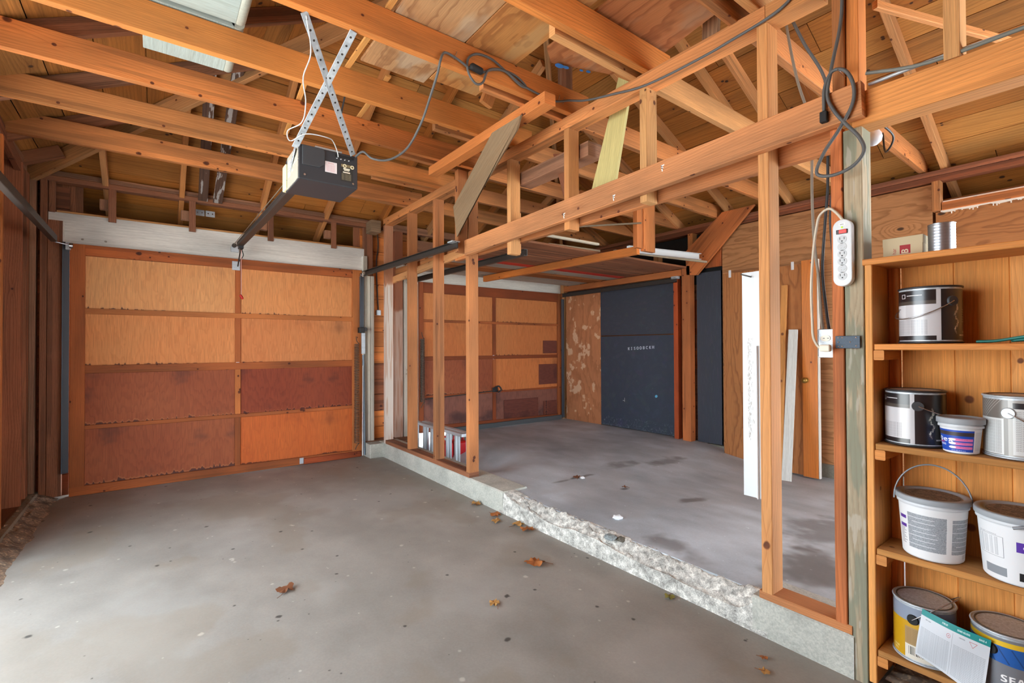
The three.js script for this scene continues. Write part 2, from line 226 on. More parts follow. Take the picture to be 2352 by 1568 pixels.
// ================================================================ GROUND AND FLOORS
const ground = solo('ground', new THREE.PlaneGeometry(60, 60).rotateX(-Math.PI / 2).translate(2, -0.06, -2), mat(null, '#b8b8b5', 0.95), 'pale concrete yard surrounding the garage building', 'ground', null, 'structure');
const sS = (t) => sst(0, 1, t);
const hR = (x, z) => 0.14 - 0.13 * sS((x - 2.4) / 2.3) * sS((z + 3.2) / 1.4) - 0.13 * sS((3.0 - x) / 0.5) * sS((-3.3 - z) / 0.55);           // the raised slab sags towards the right-hand wall
function slabMesh(name, x0, x1, z0, z1, nx, nz, h, tex, label, ux = x0, uz = z0) {
  const pos = [], uv = [], idx = []; for (let j = 0; j <= nz; j++) for (let i = 0; i <= nx; i++) { const x = mix(x0, x1, i / nx), z = mix(z0, z1, j / nz); pos.push(x, h(x, z), z); uv.push(x - ux, z - uz); }
  for (let j = 0; j < nz; j++) for (let i = 0; i < nx; i++) { const a = j * (nx + 1) + i, b = a + 1, c = a + nx + 1, d = c + 1; idx.push(a, c, b, b, c, d); }
  const n0 = pos.length / 3, ring = []; for (let i = 0; i <= nx; i++) ring.push(i); for (let j = 1; j <= nz; j++) ring.push(j * (nx + 1) + nx); for (let i = nx - 1; i >= 0; i--) ring.push(nz * (nx + 1) + i); for (let j = nz - 1; j > 0; j--) ring.push(j * (nx + 1));
  for (const y of [null, -0.2]) for (const k of ring) { pos.push(pos[k * 3], y ?? pos[k * 3 + 1], pos[k * 3 + 2]); uv.push(uv[k * 2], uv[k * 2 + 1]); } const rl = ring.length; for (let i = 0; i < rl; i++) { const j = (i + 1) % rl; idx.push(n0 + i, n0 + j, n0 + rl + i, n0 + j, n0 + rl + j, n0 + rl + i); }
  const g = new THREE.BufferGeometry(); g.setAttribute('position', new THREE.Float32BufferAttribute(pos, 3)); g.setAttribute('uv', new THREE.Float32BufferAttribute(uv, 2)); g.setIndex(idx); g.computeVertexNormals();
  return solo(name, g, mat(tex, '#ffffff', 0.6), label, 'floor', null, 'structure');
}
slabMesh('floor', -0.9, 2.1, -5.62, 2.5, 30, 60, (x, z) => (fbm(x * 1.2, z * 1.2, 2) - 0.5) * 0.006, X.floorL, 'worn beige-grey concrete floor of the bay with the door opener');
slabMesh('floor', 2.235, 4.92, -5.24, 2.5, 40, 60, (x, z) => hR(x, z) + (fbm(x * 1.5, z * 1.5, 2) - 0.5) * 0.006, X.floorR, 'raised blue-grey stained concrete floor beyond the broken kerb', 2.0, -5.4);
slabMesh('floor', 2.1, 2.24, -2.84, -0.99, 4, 30, (x, z) => hR(x, z) + (fbm(x * 1.5, z * 1.5, 2) - 0.5) * 0.006 - 0.002 * sst(2.15, 2.12, x), X.floorR, 'ragged margin of the raised floor running along the broken kerb', 2.0, -5.4);
{ // concrete kerb under the partition, its middle hacked away
  const k = structure('trim_1', 'low concrete kerb along the stud partition, middle stretch broken away', 'kerb');
  const kerbM = mat(X.kerb, '#ffffff', 0.9), cap = (z0, z1) => lum(k, 'kerb_block', 2.02, 2.245, -0.05, 0.155, z0, z1, kerbM, { c: 0.008, ou: 0, ov: 0 });
  cap(-5.2, -2.82); cap(-1.02, -0.655); lum(k, 'kerb_block', 1.875, 2.03, -0.05, 0.15, -5.25, -5.07, kerbM, { c: 0.008 });
  const N = 200, Mq = 22, pos = [], uv = [], idx = [], zA = -2.86, zB = -0.96;
  for (let i = 0; i <= N; i++) for (let j = 0; j <= Mq; j++) {
    const z = mix(zA, zB, i / N), t = j / Mq, end = Math.min(sst(0, 0.14, i / N), 1) * (1 - sst(0.93, 1, i / N)), lowN = fbm(z * 3.1, 4.2, 2);
    const foot = 0.075 + 0.06 * (lowN - 0.4), top = mix(0.155, 0.138, end), x = 2.018 + (j < 4 ? 0.002 * j : 0.008 + (t - 4 / Mq) * 0.125), yy = j < 4 ? mix(-0.02, mix(0.15, foot, end), j / 4 + 0.25 * (j === 3 ? 1 : 0)) : mix(mix(0.152, foot, end), top, sst(0, 0.75, (t - 4 / Mq) * 1.22));
    const rough = end * sst(0.12, 0.3, t) * (1 - sst(0.78, 1, t)), n = (fbm(z * 16, t * 5, 3) - 0.5) * 0.03 + (vn(z * 85, t * 20) - 0.5) * 0.011;
    pos.push(x + rough * n * 0.6, yy + rough * n, z); uv.push(z * 1.0, yy + (x - 2.018));
  }
  for (let i = 0; i < N; i++) for (let j = 0; j < Mq; j++) { const a = i * (Mq + 1) + j, b = a + 1, c = a + Mq + 1, d = c + 1; idx.push(a, c, b, b, c, d); }
  let g = new THREE.BufferGeometry(); g.setAttribute('position', new THREE.Float32BufferAttribute(pos, 3)); g.setAttribute('uv', new THREE.Float32BufferAttribute(uv, 2)); g.setIndex(idx); g.computeVertexNormals();
  put(k, 'broken_face', g, mat(X.rubble, '#ffffff', 0.95), 'rough broken concrete with exposed gravel');
  lum(k, 'footing', -0.92, -0.72, -0.05, 0.07, -5.3, -3.8, mat(X.kerb, '#c9c0b4', 0.95), { c: 0.01 });
}

// ================================================================ ROOF
const roof = structure('ceiling', 'open hipped roof of pine boards on rafters with ceiling joists', 'roof');
const PITCH = 0.48, BASE = 2.67, XL = -0.77, XR = 4.88, ZF = -5.26, XM = (XL + XR) / 2, ZH = ZF + (XM - XL), YR = BASE + PITCH * (XM - XL), ZB = 2.7;
const yF = (z) => BASE + PITCH * (z - ZF), yL = (x) => BASE + PITCH * (x - XL), yRt = (x) => BASE + PITCH * (XR - x);
{
  const T = 0.02, gap = 0.0025; let s = 0;
  for (s = -0.5; s < XM - XL - 0.02;) {                                 // front slope, boards parallel to the doors
    const w = 0.16 + R() * 0.075, a = s + gap, b = Math.min(s + w - gap, XM - XL - 0.004), z0 = ZF + a, z1 = ZF + b, m = pick(ROOF);
    const cut = XM + (R() - 0.5) * 3 * clamp(1 - (s + 0.3) / 2.4), q = (x0, x1, y0, y1) => slab(roof, 'roof_board', [[x0, yF(z0), z0], [y0, yF(z1), z1], [y1, yF(z1), z1], [x1, yF(z0), z0]].reverse(), T, m, [1, 0, 0]);
    const l0 = XL + a, r0 = XR - a, l1 = XL + b, r1 = XR - b;
    if (r1 - l1 > 1.6) { q(l0, cut - gap, l1, cut - gap); q(cut + gap, r0, cut + gap, r1); } else q(l0, r0, l1, r1);
    s += w;
  }
  for (const side of [-1, 1]) for (s = -0.5; s < XM - XL - 0.02;) {      // the two long slopes, boards parallel to the partition
    const w = 0.16 + R() * 0.075, a = s + gap, b = Math.min(s + w - gap, XM - XL - 0.004), xa = side < 0 ? XL + a : XR - a, xb = side < 0 ? XL + b : XR - b, ya = BASE + PITCH * a, yb = BASE + PITCH * b;
    const cut = -2.2 + R() * 1.7, q = (z0, z1, w0, w1) => { const p = [[xa, ya, z0], [xa, ya, z1], [xb, yb, w1], [xb, yb, w0]]; slab(roof, 'roof_board', side < 0 ? p.reverse().map((e) => e) : p, T, pick(ROOF), [0, 0, 1]); };
    const za = ZF + a, zb = ZF + b;
    if (zb < cut - 0.5) { q(za, cut - gap, zb, cut - gap); q(cut + gap, ZB, cut + gap, ZB); } else q(za, ZB, zb, ZB);
    s += w;
  }
  const sof = mat(X.roofB, '#cbb08c'), sy = BASE - PITCH * 0.5 - 0.1;
  lum(roof, 'added_soffit', XL - 0.5, XR + 0.5, sy, sy + 0.012, ZF - 0.5, ZF - 0.12, sof); lum(roof, 'added_soffit', XL - 0.5, XL - 0.13, sy, sy + 0.012, ZF - 0.12, ZB, sof); lum(roof, 'added_soffit', XR + 0.07, XR + 0.5, sy, sy + 0.012, ZF - 0.12, ZB, sof);  // boards added under the eaves to block outside light and keep the gap dark
  const cov = mat(null, '#4c4a48', 0.95), e = 0.55, y0 = BASE - PITCH * e + 0.045, yr = YR + 0.045;                  // skin added above the boards to stop sky light leaking between them
  slab(roof, 'roof_covering', [[XL - e, y0, ZF - e], [XR + e, y0, ZF - e], [XM, yr, ZH]], 0.012, cov);
  slab(roof, 'roof_covering', [[XL - e, y0, ZB], [XL - e, y0, ZF - e], [XM, yr, ZH], [XM, yr, ZB]], 0.012, cov);
  slab(roof, 'roof_covering', [[XR + e, y0, ZF - e], [XR + e, y0, ZB], [XM, yr, ZB], [XM, yr, ZH]], 0.012, cov);
  const fm = mat(X.roofB, '#d9c4a8'), fy = BASE - PITCH * 0.5;
  lum(roof, 'fascia', XL - 0.5, XR + 0.5, fy - 0.12, fy + 0.03, ZF - 0.53, ZF - 0.5, fm); lum(roof, 'fascia', XL - 0.53, XL - 0.5, fy - 0.12, fy + 0.03, ZF - 0.5, ZB, fm); lum(roof, 'fascia', XR + 0.5, XR + 0.53, fy - 0.12, fy + 0.03, ZF - 0.5, ZB, fm);
  // rafters: centre line lies half a depth below the boards
  const H = 0.092, W = 0.04, dn = H / 2 * Math.sqrt(1 + PITCH * PITCH) + 0.001;
  const rm = () => pick([FIR[0], FIR[1], FIR[3], FIR[4], mat(X.roofB, '#e8c9a0'), OLD]);
  for (const z of [2.2, 1.64, 1.08, 0.52, -0.04, -0.95, -1.515, -2.08, -2.155 - 0.5, -3.29, -3.86, -4.47]) {
    const top = z > ZH ? XM - XL - 0.03 : z - ZF - 0.06; strut(roof, 'rafter', [XR + 0.45, yRt(XR + 0.45) - dn, z], [XR - top, yRt(XR - top) - dn, z], H, W, rm(), { up: [0, 1, 0] });
  }
  for (const z of [2.2, 1.64, 1.08, 0.52, -0.04, -0.99, -1.6, -2.155, -2.735, -3.265, -3.865, -4.485, -5.0]) {
    const top = z > ZH ? XM - XL - 0.03 : z - ZF - 0.06; strut(roof, 'rafter', [XL - 0.45, yL(XL - 0.45) - dn, z], [XL + top, yL(XL + top) - dn, z], H, W, z < -2.5 ? pick([RED, OLD, RED, FIR[1]]) : rm(), { up: [0, 1, 0] });
  }
  for (const x of [-0.33, 0.2, 0.86, 1.47, 2.06, 2.68, 3.29, 3.9, 4.45]) {
    const top = Math.min(x - XL, XR - x) - 0.06; strut(roof, 'jack_rafter', [x, yF(ZF - 0.45) - dn, ZF - 0.45], [x, yF(ZF + top) - dn, ZF + top], H, W, pick([FIR[3], FIR[5], FIR[1], mat(X.roofB, '#ffe6c4')]), { up: [0, 1, 0] });
  }
  for (const [x, s] of [[XL, 1], [XR, -1]]) strut(roof, 'hip_rafter', [x - s * 0.45, BASE - 0.45 * PITCH - 0.085, ZF - 0.45], [XM - s * 0.03, YR - 0.085, ZH - 0.03], 0.13, 0.04, FIR[1], { up: [0, 1, 0] });
  lum(roof, 'ridge_board', XM - 0.018, XM + 0.018, YR - 0.16, YR - 0.005, ZH, ZB, FIR[4]);
  // ceiling joists: left set from wall to partition, right set lapping past them
  const LJ = [2.2, 1.64, 1.08, 0.52, -0.04, -0.97, -1.53, -2.09, -2.67, -3.2, -3.8, -4.42]; let i = 0;
  const jm = [FIR[3], FIR[0], FIR[0], FIR[2], FIR[0], FIR[0], mat(X.firC, '#ffd6a4'), mat(X.firA, '#ffd8a6'), mat(X.firA, '#ffe0b0'), mat(X.firB, '#ffd8b0'), mat(X.firB, '#ffe6c8'), mat(X.firB, '#f2d6bc')];
  for (const z of LJ) lum(roof, 'ceiling_joist', -0.87, 2.16 + R() * 0.06, 2.612, 2.757, z - 0.04, z, jm[i++]);
  for (const z of [2.1, 1.54, 0.98, 0.42, -0.12, -1.06, -1.6, -2.17, -2.76, -3.3, -3.87, -4.46]) strut(roof, 'ceiling_joist', [1.42 + R() * 0.04, 2.612 + 0.066, z - 0.02], [4.95, 2.565 + 0.066, z - 0.02], 0.132, 0.04, pick([FIR[1], FIR[4], FIR[0], mat(X.firB, '#f0d8c4')]), { up: [0, 1, 0] });
  lum(roof, 'king_post', 2.0, 2.09, 2.76, YR - 0.16, -2.19, -2.15, RED); strut(roof, 'collar_brace', [1.75, 2.8, -2.62], [1.98, 3.5, -2.5], 0.085, 0.04, FIR[5]);
  strut(roof, 'collar_brace', [2.3, 2.77, -1.35], [2.16, 3.85, -1.2], 0.085, 0.03, mat(X.grey, '#d8b090'), { up: [0, 0, 1] });
  strut(roof, 'collar_brace', [3.65, 2.7, -1.6], [2.2, 3.7, -1.75], 0.085, 0.03, FIR[1]);
  // roof battens and laths seen between the joists
  for (const [a, b] of [[[0.86, 2.765, -2.75], [0.86, 2.765, -1.4]], [[1.12, 2.767, -3.4], [1.08, 2.765, -2.62]], [[0.78, 2.77, -3.9], [0.7, 2.767, -2.85]]]) strut(roof, 'lath', a, b, 0.012, 0.03, mat(X.pine, '#f4e6d0'));
  strut(roof, 'lath', [2.2, 2.5, -0.62], [4.9, 2.56, 0.3], 0.03, 0.02, FIR[5]);
}

// ================================================================ STUD PARTITION BETWEEN THE BAYS
const part = structure('wall_partition', 'bare timber stud partition between the two garage bays', 'wall');
{
  const SM = [mat(X.firA, '#dcc6be'), mat(X.firB, '#dac4bc'), mat(X.firA, '#d4bcb2')];
  lum(part, 'top_plate', 2.02, 2.11, 2.535, 2.61, -5.06, -0.945, mat(X.firB, '#ffe9d8')); lum(part, 'top_plate', 2.02, 2.11, 2.535, 2.61, -0.943, -0.745, FIR[5]);
  for (const [z, m] of [[-3.3, SM[0]], [-3.87, SM[1]], [-4.42, SM[2]]]) lum(part, 'stud', 2.02, 2.112, 0.195, 2.535, z - 0.023, z + 0.023, m);
  lum(part, 'stud', 2.02, 2.112, 0.155, 2.555, -5.05, -5.005, mat(X.half), { ou: 0, ov: 0, label: 'stud whitewashed up to shoulder height' });
  lum(part, 'stud', 2.02, 2.11, 0.185, 2.535, -0.98, -0.936, mat(X.firC, '#eee2dc')); lum(part, 'stud', 2.02, 2.11, 0.185, 2.0, -0.712, -0.675, mat(X.firB, '#eebfa6'));
  lum(part, 'sill_plate', 2.02, 2.112, 0.155, 0.195, -5.0, -3.277, mat(X.red, '#e8d0bc')); lum(part, 'sill_plate', 2.02, 2.12, 0.155, 0.187, -0.99, -0.66, SM[0]);
  lum(part, 'post', 2.025, 2.115, 0.0, 1.985, -0.672, -0.614, mat(X.oldpost, '#dcd8d0'), { label: 'stripped post with grey-green paint remains' });
  lum(part, 'stud', 2.02, 2.11, 2.108, 2.9, -0.703, -0.663, mat(X.firA, '#e2c4aa')); lum(part, 'stud', 2.03, 2.11, 2.11, 2.9, -0.661, -0.622, mat(X.firA, '#ffd9ae'));
  lum(part, 'cripple_stud', 2.02, 2.11, 2.108, 2.535, -0.39, -0.35, FIR[2]);
  for (const [z, y, m] of [[-2.735, 1.86, FIR[0]], [-2.14, 1.915, FIR[5]], [-1.565, 1.945, FIR[2]]]) lum(part, 'cripple_stud', 2.022, 2.11, y, 2.535, z - 0.022, z + 0.022, m);
  lum(part, 'short_post', 1.925, 2.015, 1.955, 2.61, -3.33, -3.28, SM[0]);
  strut(part, 'header_beam', [1.999, 1.99, -3.272], [1.999, 2.068, -0.6], 0.122, 0.04, mat(X.firB, '#fae8e4'), { up: [0, 1, 0] });
  strut(part, 'header_beam', [2.132, 2.015, -3.65], [2.132, 2.02, -0.72], 0.125, 0.04, mat(X.firB, '#f0d2be'), { up: [0, 1, 0] });
  lum(part, 'header_beam', 2.022, 2.11, 1.985, 2.107, -0.642, 2.4, mat(X.firC, '#ffe8cc'));
  lum(part, 'runner', 1.72, 1.8, 2.545, 2.611, -3.38, -1.99, mat(X.firA, '#ffd8b4'));
  slab(part, 'brace_board', [[1.7, 2.544, -2.18], [1.7, 2.548, -2.475], [1.893, 2.31, -3.30], [1.915, 2.068, -3.285], [1.885, 2.23, -3.03], [1.703, 2.47, -2.225]], 0.02, mat(X.white, '#a58c70'), [0.1, 0.45, 0.85], { label: 'weathered grey diagonal brace board' });
  slab(part, 'brace_board', [[2.2, 2.78, -1.86], [2.2, 2.71, -1.77], [2.2, 2.1, -1.91], [2.2, 2.15, -2.09]], 0.02, mat(X.white, '#e6dd9c'), [0, 1, 0.2], { label: 'pale yellow painted board set at a slant' });
  slab(part, 'brace_board', [[2.22, 2.53, -2.46], [2.22, 2.5, -2.37], [2.22, 2.05, -2.2], [2.22, 2.06, -2.31]], 0.02, mat(X.red, '#d8b8a4'), [0, 1, -0.4], { label: 'short brown board with flaking paint' });
  for (const [y, z] of [[1.989, -2.118], [1.999, -1.728], [2.066, -1.42]]) { const g = join([bxg(-0.0015, 0, -0.016, 0.016, -0.003, 0.003), bxg(-0.0015, 0, 0.008, 0.014, -0.003, 0.016), bxg(-0.0015, 0, -0.002, 0.003, -0.003, 0.009)]); const k = put(part, 'paint_mark', g, mat(null, '#f2efe8', 0.8)); k.position.set(1.9785, y, z); k.rotation.x = -0.2; }
  lum(part, 'end_block', 2.12, 2.24, 2.37, 2.46, -2.75, -2.05, RED);
}

// ================================================================ FRONT WALL
const front = structure('wall_front', 'front wall framing of jambs, plates and cripples around the two garage doors', 'wall');
{
  lum(front, 'top_plate', -0.87, 2.0, 2.592, 2.632, -5.35, -5.26, RED); lum(front, 'top_plate', -0.87, 1.99, 2.548, 2.59, -5.35, -5.262, mat(X.red, '#f0ddd2')); lum(front, 'top_plate', 2.1, 4.94, 2.548, 2.63, -5.35, -5.26, RED);
  lum(front, 'door_header', -0.68, 1.935, 2.03, 2.305, -5.325, -5.285, mat(X.header, '#ffffff', 0.7), { label: 'wide whitewashed header board' }); lum(front, 'door_header', -0.64, 1.9, 2.25, 2.335, -5.385, -5.355, FIR[2]);
  lum(front, 'door_header', 2.5, 4.86, 1.96, 2.2, -5.33, -5.285, mat(X.white)); lum(front, 'door_header', 2.5, 4.86, 2.2, 2.5, -5.38, -5.335, RED);
  for (const x of [-0.285, 0.28, 0.933, 1.55]) { lum(front, 'cripple_stud', x - 0.026, x + 0.026, 2.27, 2.548, -5.284, -5.262, mat(X.red, '#e9d6cc')); lum(front, 'block', x - 0.085, x - 0.024, 2.38, 2.46, -5.36, -5.29, RED); }
  lum(front, 'stud', -0.678, -0.64, 2.3, 2.548, -5.32, -5.275, mat(X.red, '#eadbd2')); lum(front, 'stud', 1.885, 1.985, 0.02, 2.548, -5.34, -5.275, mat(X.red, '#f0dccf'));
  lum(front, 'corner_post', -0.9, -0.775, 0.07, 2.55, -5.2, -5.1, mat(X.red, '#ffe2d0')); lum(front, 'stud', -0.782, -0.745, 0.0, 2.548, -5.33, -5.24, RED); lum(front, 'stud', -0.722, -0.682, 0.0, 2.548, -5.33, -5.24, mat(X.red, '#e6d2c6'));
  lum(front, 'jamb', -0.68, -0.592, 0.02, 2.23, -5.3, -5.25, mat(X.red, '#ffe6d8')); lum(front, 'trim_strip', -0.592, -0.583, 2.06, 2.225, -5.3, -5.255, mat(X.white));
  lum(front, 'jamb', 1.868, 1.912, 0.0, 2.22, -5.29, -5.25, mat(X.grey, '#e9e2d8')); lum(front, 'trim_strip', 1.858, 1.868, 2.05, 2.215, -5.29, -5.252, mat(X.white)); lum(front, 'jamb', 1.913, 1.945, 0.15, 2.0, -5.27, -5.245, mat(X.white, '#f1ebe2')); lum(front, 'jamb', 1.95, 1.985, 0.15, 2.0, -5.262, -5.24, mat(X.white, '#e4ded6'));
  for (let y = 0.12, k = 0; y < 2.5; k++) { const h = 0.17 + (k % 3) * 0.012; lum(front, 'siding_board', 1.87, 2.56, y, y + h - 0.004, -5.385, -5.36, k < 5 && k > 1 ? mat(X.red, '#ffd9bd') : pick([mat(X.firB, '#ffd7ae'), mat(X.firA, '#ffcf9e')])); y += h; }
  for (let y = 0.0, k = 0; y < 2.5; k++) { const h = 0.17 + (k % 3) * 0.012; lum(front, 'siding_board', -0.95, -0.56, y, y + h - 0.004, -5.385, -5.36, mat(X.red, '#c9ac98')); y += h; }
  lum(front, 'stud', 2.235, 2.33, 0.16, 2.548, -5.34, -5.24, mat(X.half, '#e9cfc4'), { ou: 0.25, ov: 0.1 }); lum(front, 'jamb', 2.34, 2.39, 0.14, 2.0, -5.29, -5.23, mat(X.white, '#ddd6cd')); lum(front, 'jamb', 2.4, 2.55, 0.1, 2.0, -5.33, -5.29, mat(X.white, '#cfc8be')); lum(front, 'jamb', 4.87, 4.93, 0.1, 2.2, -5.33, -5.22, FIR[1]);
  lum(front, 'leak_backing', 1.8, 2.6, -0.05, 2.6, -5.405, -5.39, OLD); lum(front, 'leak_backing', -0.97, -0.48, -0.05, 2.6, -5.405, -5.39, OLD); lum(front, 'leak_backing', 4.85, 4.99, -0.05, 2.6, -5.405, -5.39, OLD); lum(front, 'leak_backing', -0.97, 4.99, 2.15, 2.32, -5.405, -5.39, OLD);  // backing sheets added to stop light leaking between the siding boards
  lum(front, 'bottom_plate', 1.87, 2.5, 0.12, 0.16, -5.36, -5.22, mat(X.red, '#d8c6b4'));
  strut(front, 'crosspiece', [2.12, 1.94, -5.1], [2.12, 2.02, -3.35], 0.07, 0.03, FIR[1]);
  lum(front, 'block', 1.9, 2.01, 2.47, 2.6, -5.26, -5.1, mat(X.grey, '#c9a98a'));
}

// ================================================================ GARAGE DOORS
function garageDoor(name, label, sx, ry, mats, rm) {
  const d = structure(name, label, 'garage door'), z1 = -5.25, z0 = -5.285;
  const [a, b, c, e, f, g] = sx;                                        // stile, mullion, stile
  lum(d, 'stile', a, b, ry[8] - 0.01, ry[0], z0, z1, rm[0]); lum(d, 'stile', f, g, ry[8] - 0.02, ry[0], z0, z1, rm[1]);
  lum(d, 'rail', b, f, ry[1], ry[0], z0, z1, rm[2]);
  for (let k = 0; k < 3; k++) lum(d, 'rail', b, f, ry[3 + k * 2], ry[2 + k * 2], z0, z1 - 0.004, rm[(k + 1) % rm.length]);
  for (let k = 0; k < 4; k++) lum(d, 'mullion', c, e, ry[2 + k * 2] + (k === 3 ? -0.03 : 0.001), ry[1 + k * 2] - 0.001, z0, z1 - 0.008, rm[(k + 2) % rm.length]);
  strut(d, 'rail', [a, ry[9], -5.268], [g, ry[10], -5.268], 0.075, 0.034, rm[2]);
  let n = 0; for (let k = 0; k < 4; k++) for (const [x0, x1] of [[b, c], [e, f]]) lum(d, 'panel', x0 - 0.01, x1 + 0.01, ry[2 + k * 2] - 0.012, ry[1 + k * 2] + 0.01, -5.283, -5.272, mats[n++], { grain: 'y', ou: 0, ov: R() * 1.5 });
  return d;
}
const dA = mat(X.doorA), dB = mat(X.doorB), dC = mat(X.doorC), RM = [mat(X.firA, '#cf9c7c'), mat(X.firA, '#e6bc9a'), mat(X.firB, '#c89672')];
garageDoor('door_1', 'stained plywood garage door of eight panels below the door opener', [-0.545, -0.453, 0.624, 0.671, 1.744, 1.85], [2.055, 1.965, 1.533, 1.487, 1.062, 0.995, 0.568, 0.535, 0.085, 0.04, 0.038], [dA, mat(X.doorA, '#fff0e4'), mat(X.doorA, '#f8e2d2'), mat(X.doorA, '#f0d6c8'), dB, mat(X.doorB, '#e8c8c4'), dB, mat(X.doorA, '#e8a878')], RM);
const door2 = garageDoor('door_2', 'weathered plywood garage door with dark water stains, behind the loft', [2.545, 2.6, 3.615, 3.665, 4.77, 4.862], [1.985, 1.86, 1.536, 1.506, 1.087, 1.04, 0.614, 0.59, 0.2, 0.21, 0.175], [mat(X.doorA, '#ecd2bc'), mat(X.doorA, '#ecd2bc'), mat(X.doorA, '#e4bfa4'), mat(X.doorA, '#e8c8b0'), dB, mat(X.doorA, '#f2cdb0'), dC, dC], [mat(X.firA, '#b27c5e'), mat(X.firB, '#c99878'), mat(X.firA, '#a06c50')]);
for (const [x0, x1, y0, y1] of [[4.5, 4.76, 1.105, 1.29], [4.42, 4.76, 0.66, 0.95], [4.5, 4.75, 0.22, 0.42], [3.8, 4.4, 0.2, 0.48]]) lum(door2, 'patch', x0, x1, y0, y1, -5.272, -5.262, mat(X.doorC, '#d8b8b0'), { grain: 'x', label: 'dark stained plywood patch' });

// ================================================================ LEFT WALL (a wide opening to daylight begins just outside the picture)
const left = structure('wall_left', 'left wall of bare studs and siding with a wide opening', 'wall');
{
  for (const z of [-4.33]) lum(left, 'stud', -0.86, -0.765, 0.07, 2.55, z - 0.022, z + 0.022, mat(X.firA, '#ffd6b4'));
  lum(left, 'stud', -0.9, -0.765, 0.07, 2.55, -4.92, -4.88, mat(X.red, '#ffdcc8')); lum(left, 'post', -0.9, -0.765, 0, 2.55, -3.9, -3.8, FIR[0]); lum(left, 'post', -0.9, -0.765, 0, 2.55, 2.25, 2.35, FIR[0]);
  lum(left, 'top_plate', -0.87, -0.775, 2.55, 2.632, -5.1, 2.4, RED); lum(left, 'header', -0.88, -0.79, 2.3, 2.548, -3.8, -0.8, FIR[1]); lum(left, 'post', -0.9, -0.765, 0, 2.55, -0.9, -0.8, FIR[0]); for (let y = 0.0, k = 0; y < 2.55; k++) { const h = 0.18 + (k % 3) * 0.012; lum(left, 'siding_board', -0.93, -0.905, y, y + h - 0.003, -0.9, 2.5, pick([mat(X.red, '#ffe6d2'), mat(X.firB, '#e8c6aa')])); y += h; } lum(left, 'leak_backing', -0.95, -0.935, -0.05, 2.6, -0.9, 2.5, OLD, { grain: 'z' }); lum(left, 'sill_plate', -0.9, -0.765, 0.02, 0.07, -5.1, -3.9, RED);  // includes an added backing sheet that seals the siding against light
  for (let y = 0.0, k = 0; y < 2.55; k++) { const h = 0.18 + (k % 3) * 0.012; lum(left, 'siding_board', -0.93, -0.905, y, y + h - 0.003, -5.36, -3.8, pick([mat(X.red, '#ffe6d2'), mat(X.firB, '#e8c6aa')])); y += h; }
  lum(left, 'leak_backing', -0.95, -0.935, -0.05, 2.6, -5.39, -3.8, OLD, { grain: 'z' });  // added sheet, closes the siding joints to daylight
  { const g = new THREE.PlaneGeometry(0.2, 2.0, 30, 220).rotateX(-Math.PI / 2), q = g.attributes.position, w = g.attributes.uv; for (let i = 0; i < q.count; i++) { const e = 1 - sst(0.0, 0.19, q.getX(i) + 0.1 + 0.05 * (fbm(q.getZ(i) * 7, 3, 3) - 0.5)); q.setY(i, -0.012 + e * (0.06 + 0.04 * fbm(q.getX(i) * 40, q.getZ(i) * 30, 4))); w.setXY(i, q.getX(i), q.getZ(i)); } g.computeVertexNormals(); g.translate(-0.66, 0, -4.28); const m = put(left, 'straw_debris', g, mat(X.dirt, '#ffffff', 0.95), 'dry straw and dirt along the wall foot'); m.userData.kind = 'stuff'; }
  strut(left, 'corner_brace', [-0.79, 2.52, -4.95], [-0.79, 2.63, -4.2], 0.09, 0.035, mat(X.red, '#e8cdbd'));
}
// ================================================================ REAR WALL, behind the camera: open front of the building
const back = structure('wall_back', 'rear side of the garage, boarded behind the first bay and open behind the second', 'wall');
{
  for (const x of [-0.85, 2.06, 4.87]) lum(back, 'post', x - 0.05, x + 0.05, 0, 2.6, 2.4, 2.5, FIR[0]); lum(back, 'header', -0.9, 4.95, 2.35, 2.6, 2.4, 2.5, FIR[1]);
  for (let x = -0.9; x < 2.0; x += 0.205) lum(back, 'wall_board', x, x + 0.2, 0, 2.36, 2.42, 2.445, pick([RED, OLD, FIR[1]])); lum(back, 'leak_backing', -0.93, 2.06, 0, 2.5, 2.447, 2.46, OLD, { grain: 'x' });  // added backing keeps daylight out of the board joints
  slab(back, 'gable_boarding', [[-0.9, 2.6, 2.46], [4.95, 2.6, 2.46], [XM, YR - 0.03, 2.46]], 0.02, ROOF[0], [1, 0, 0]);
}
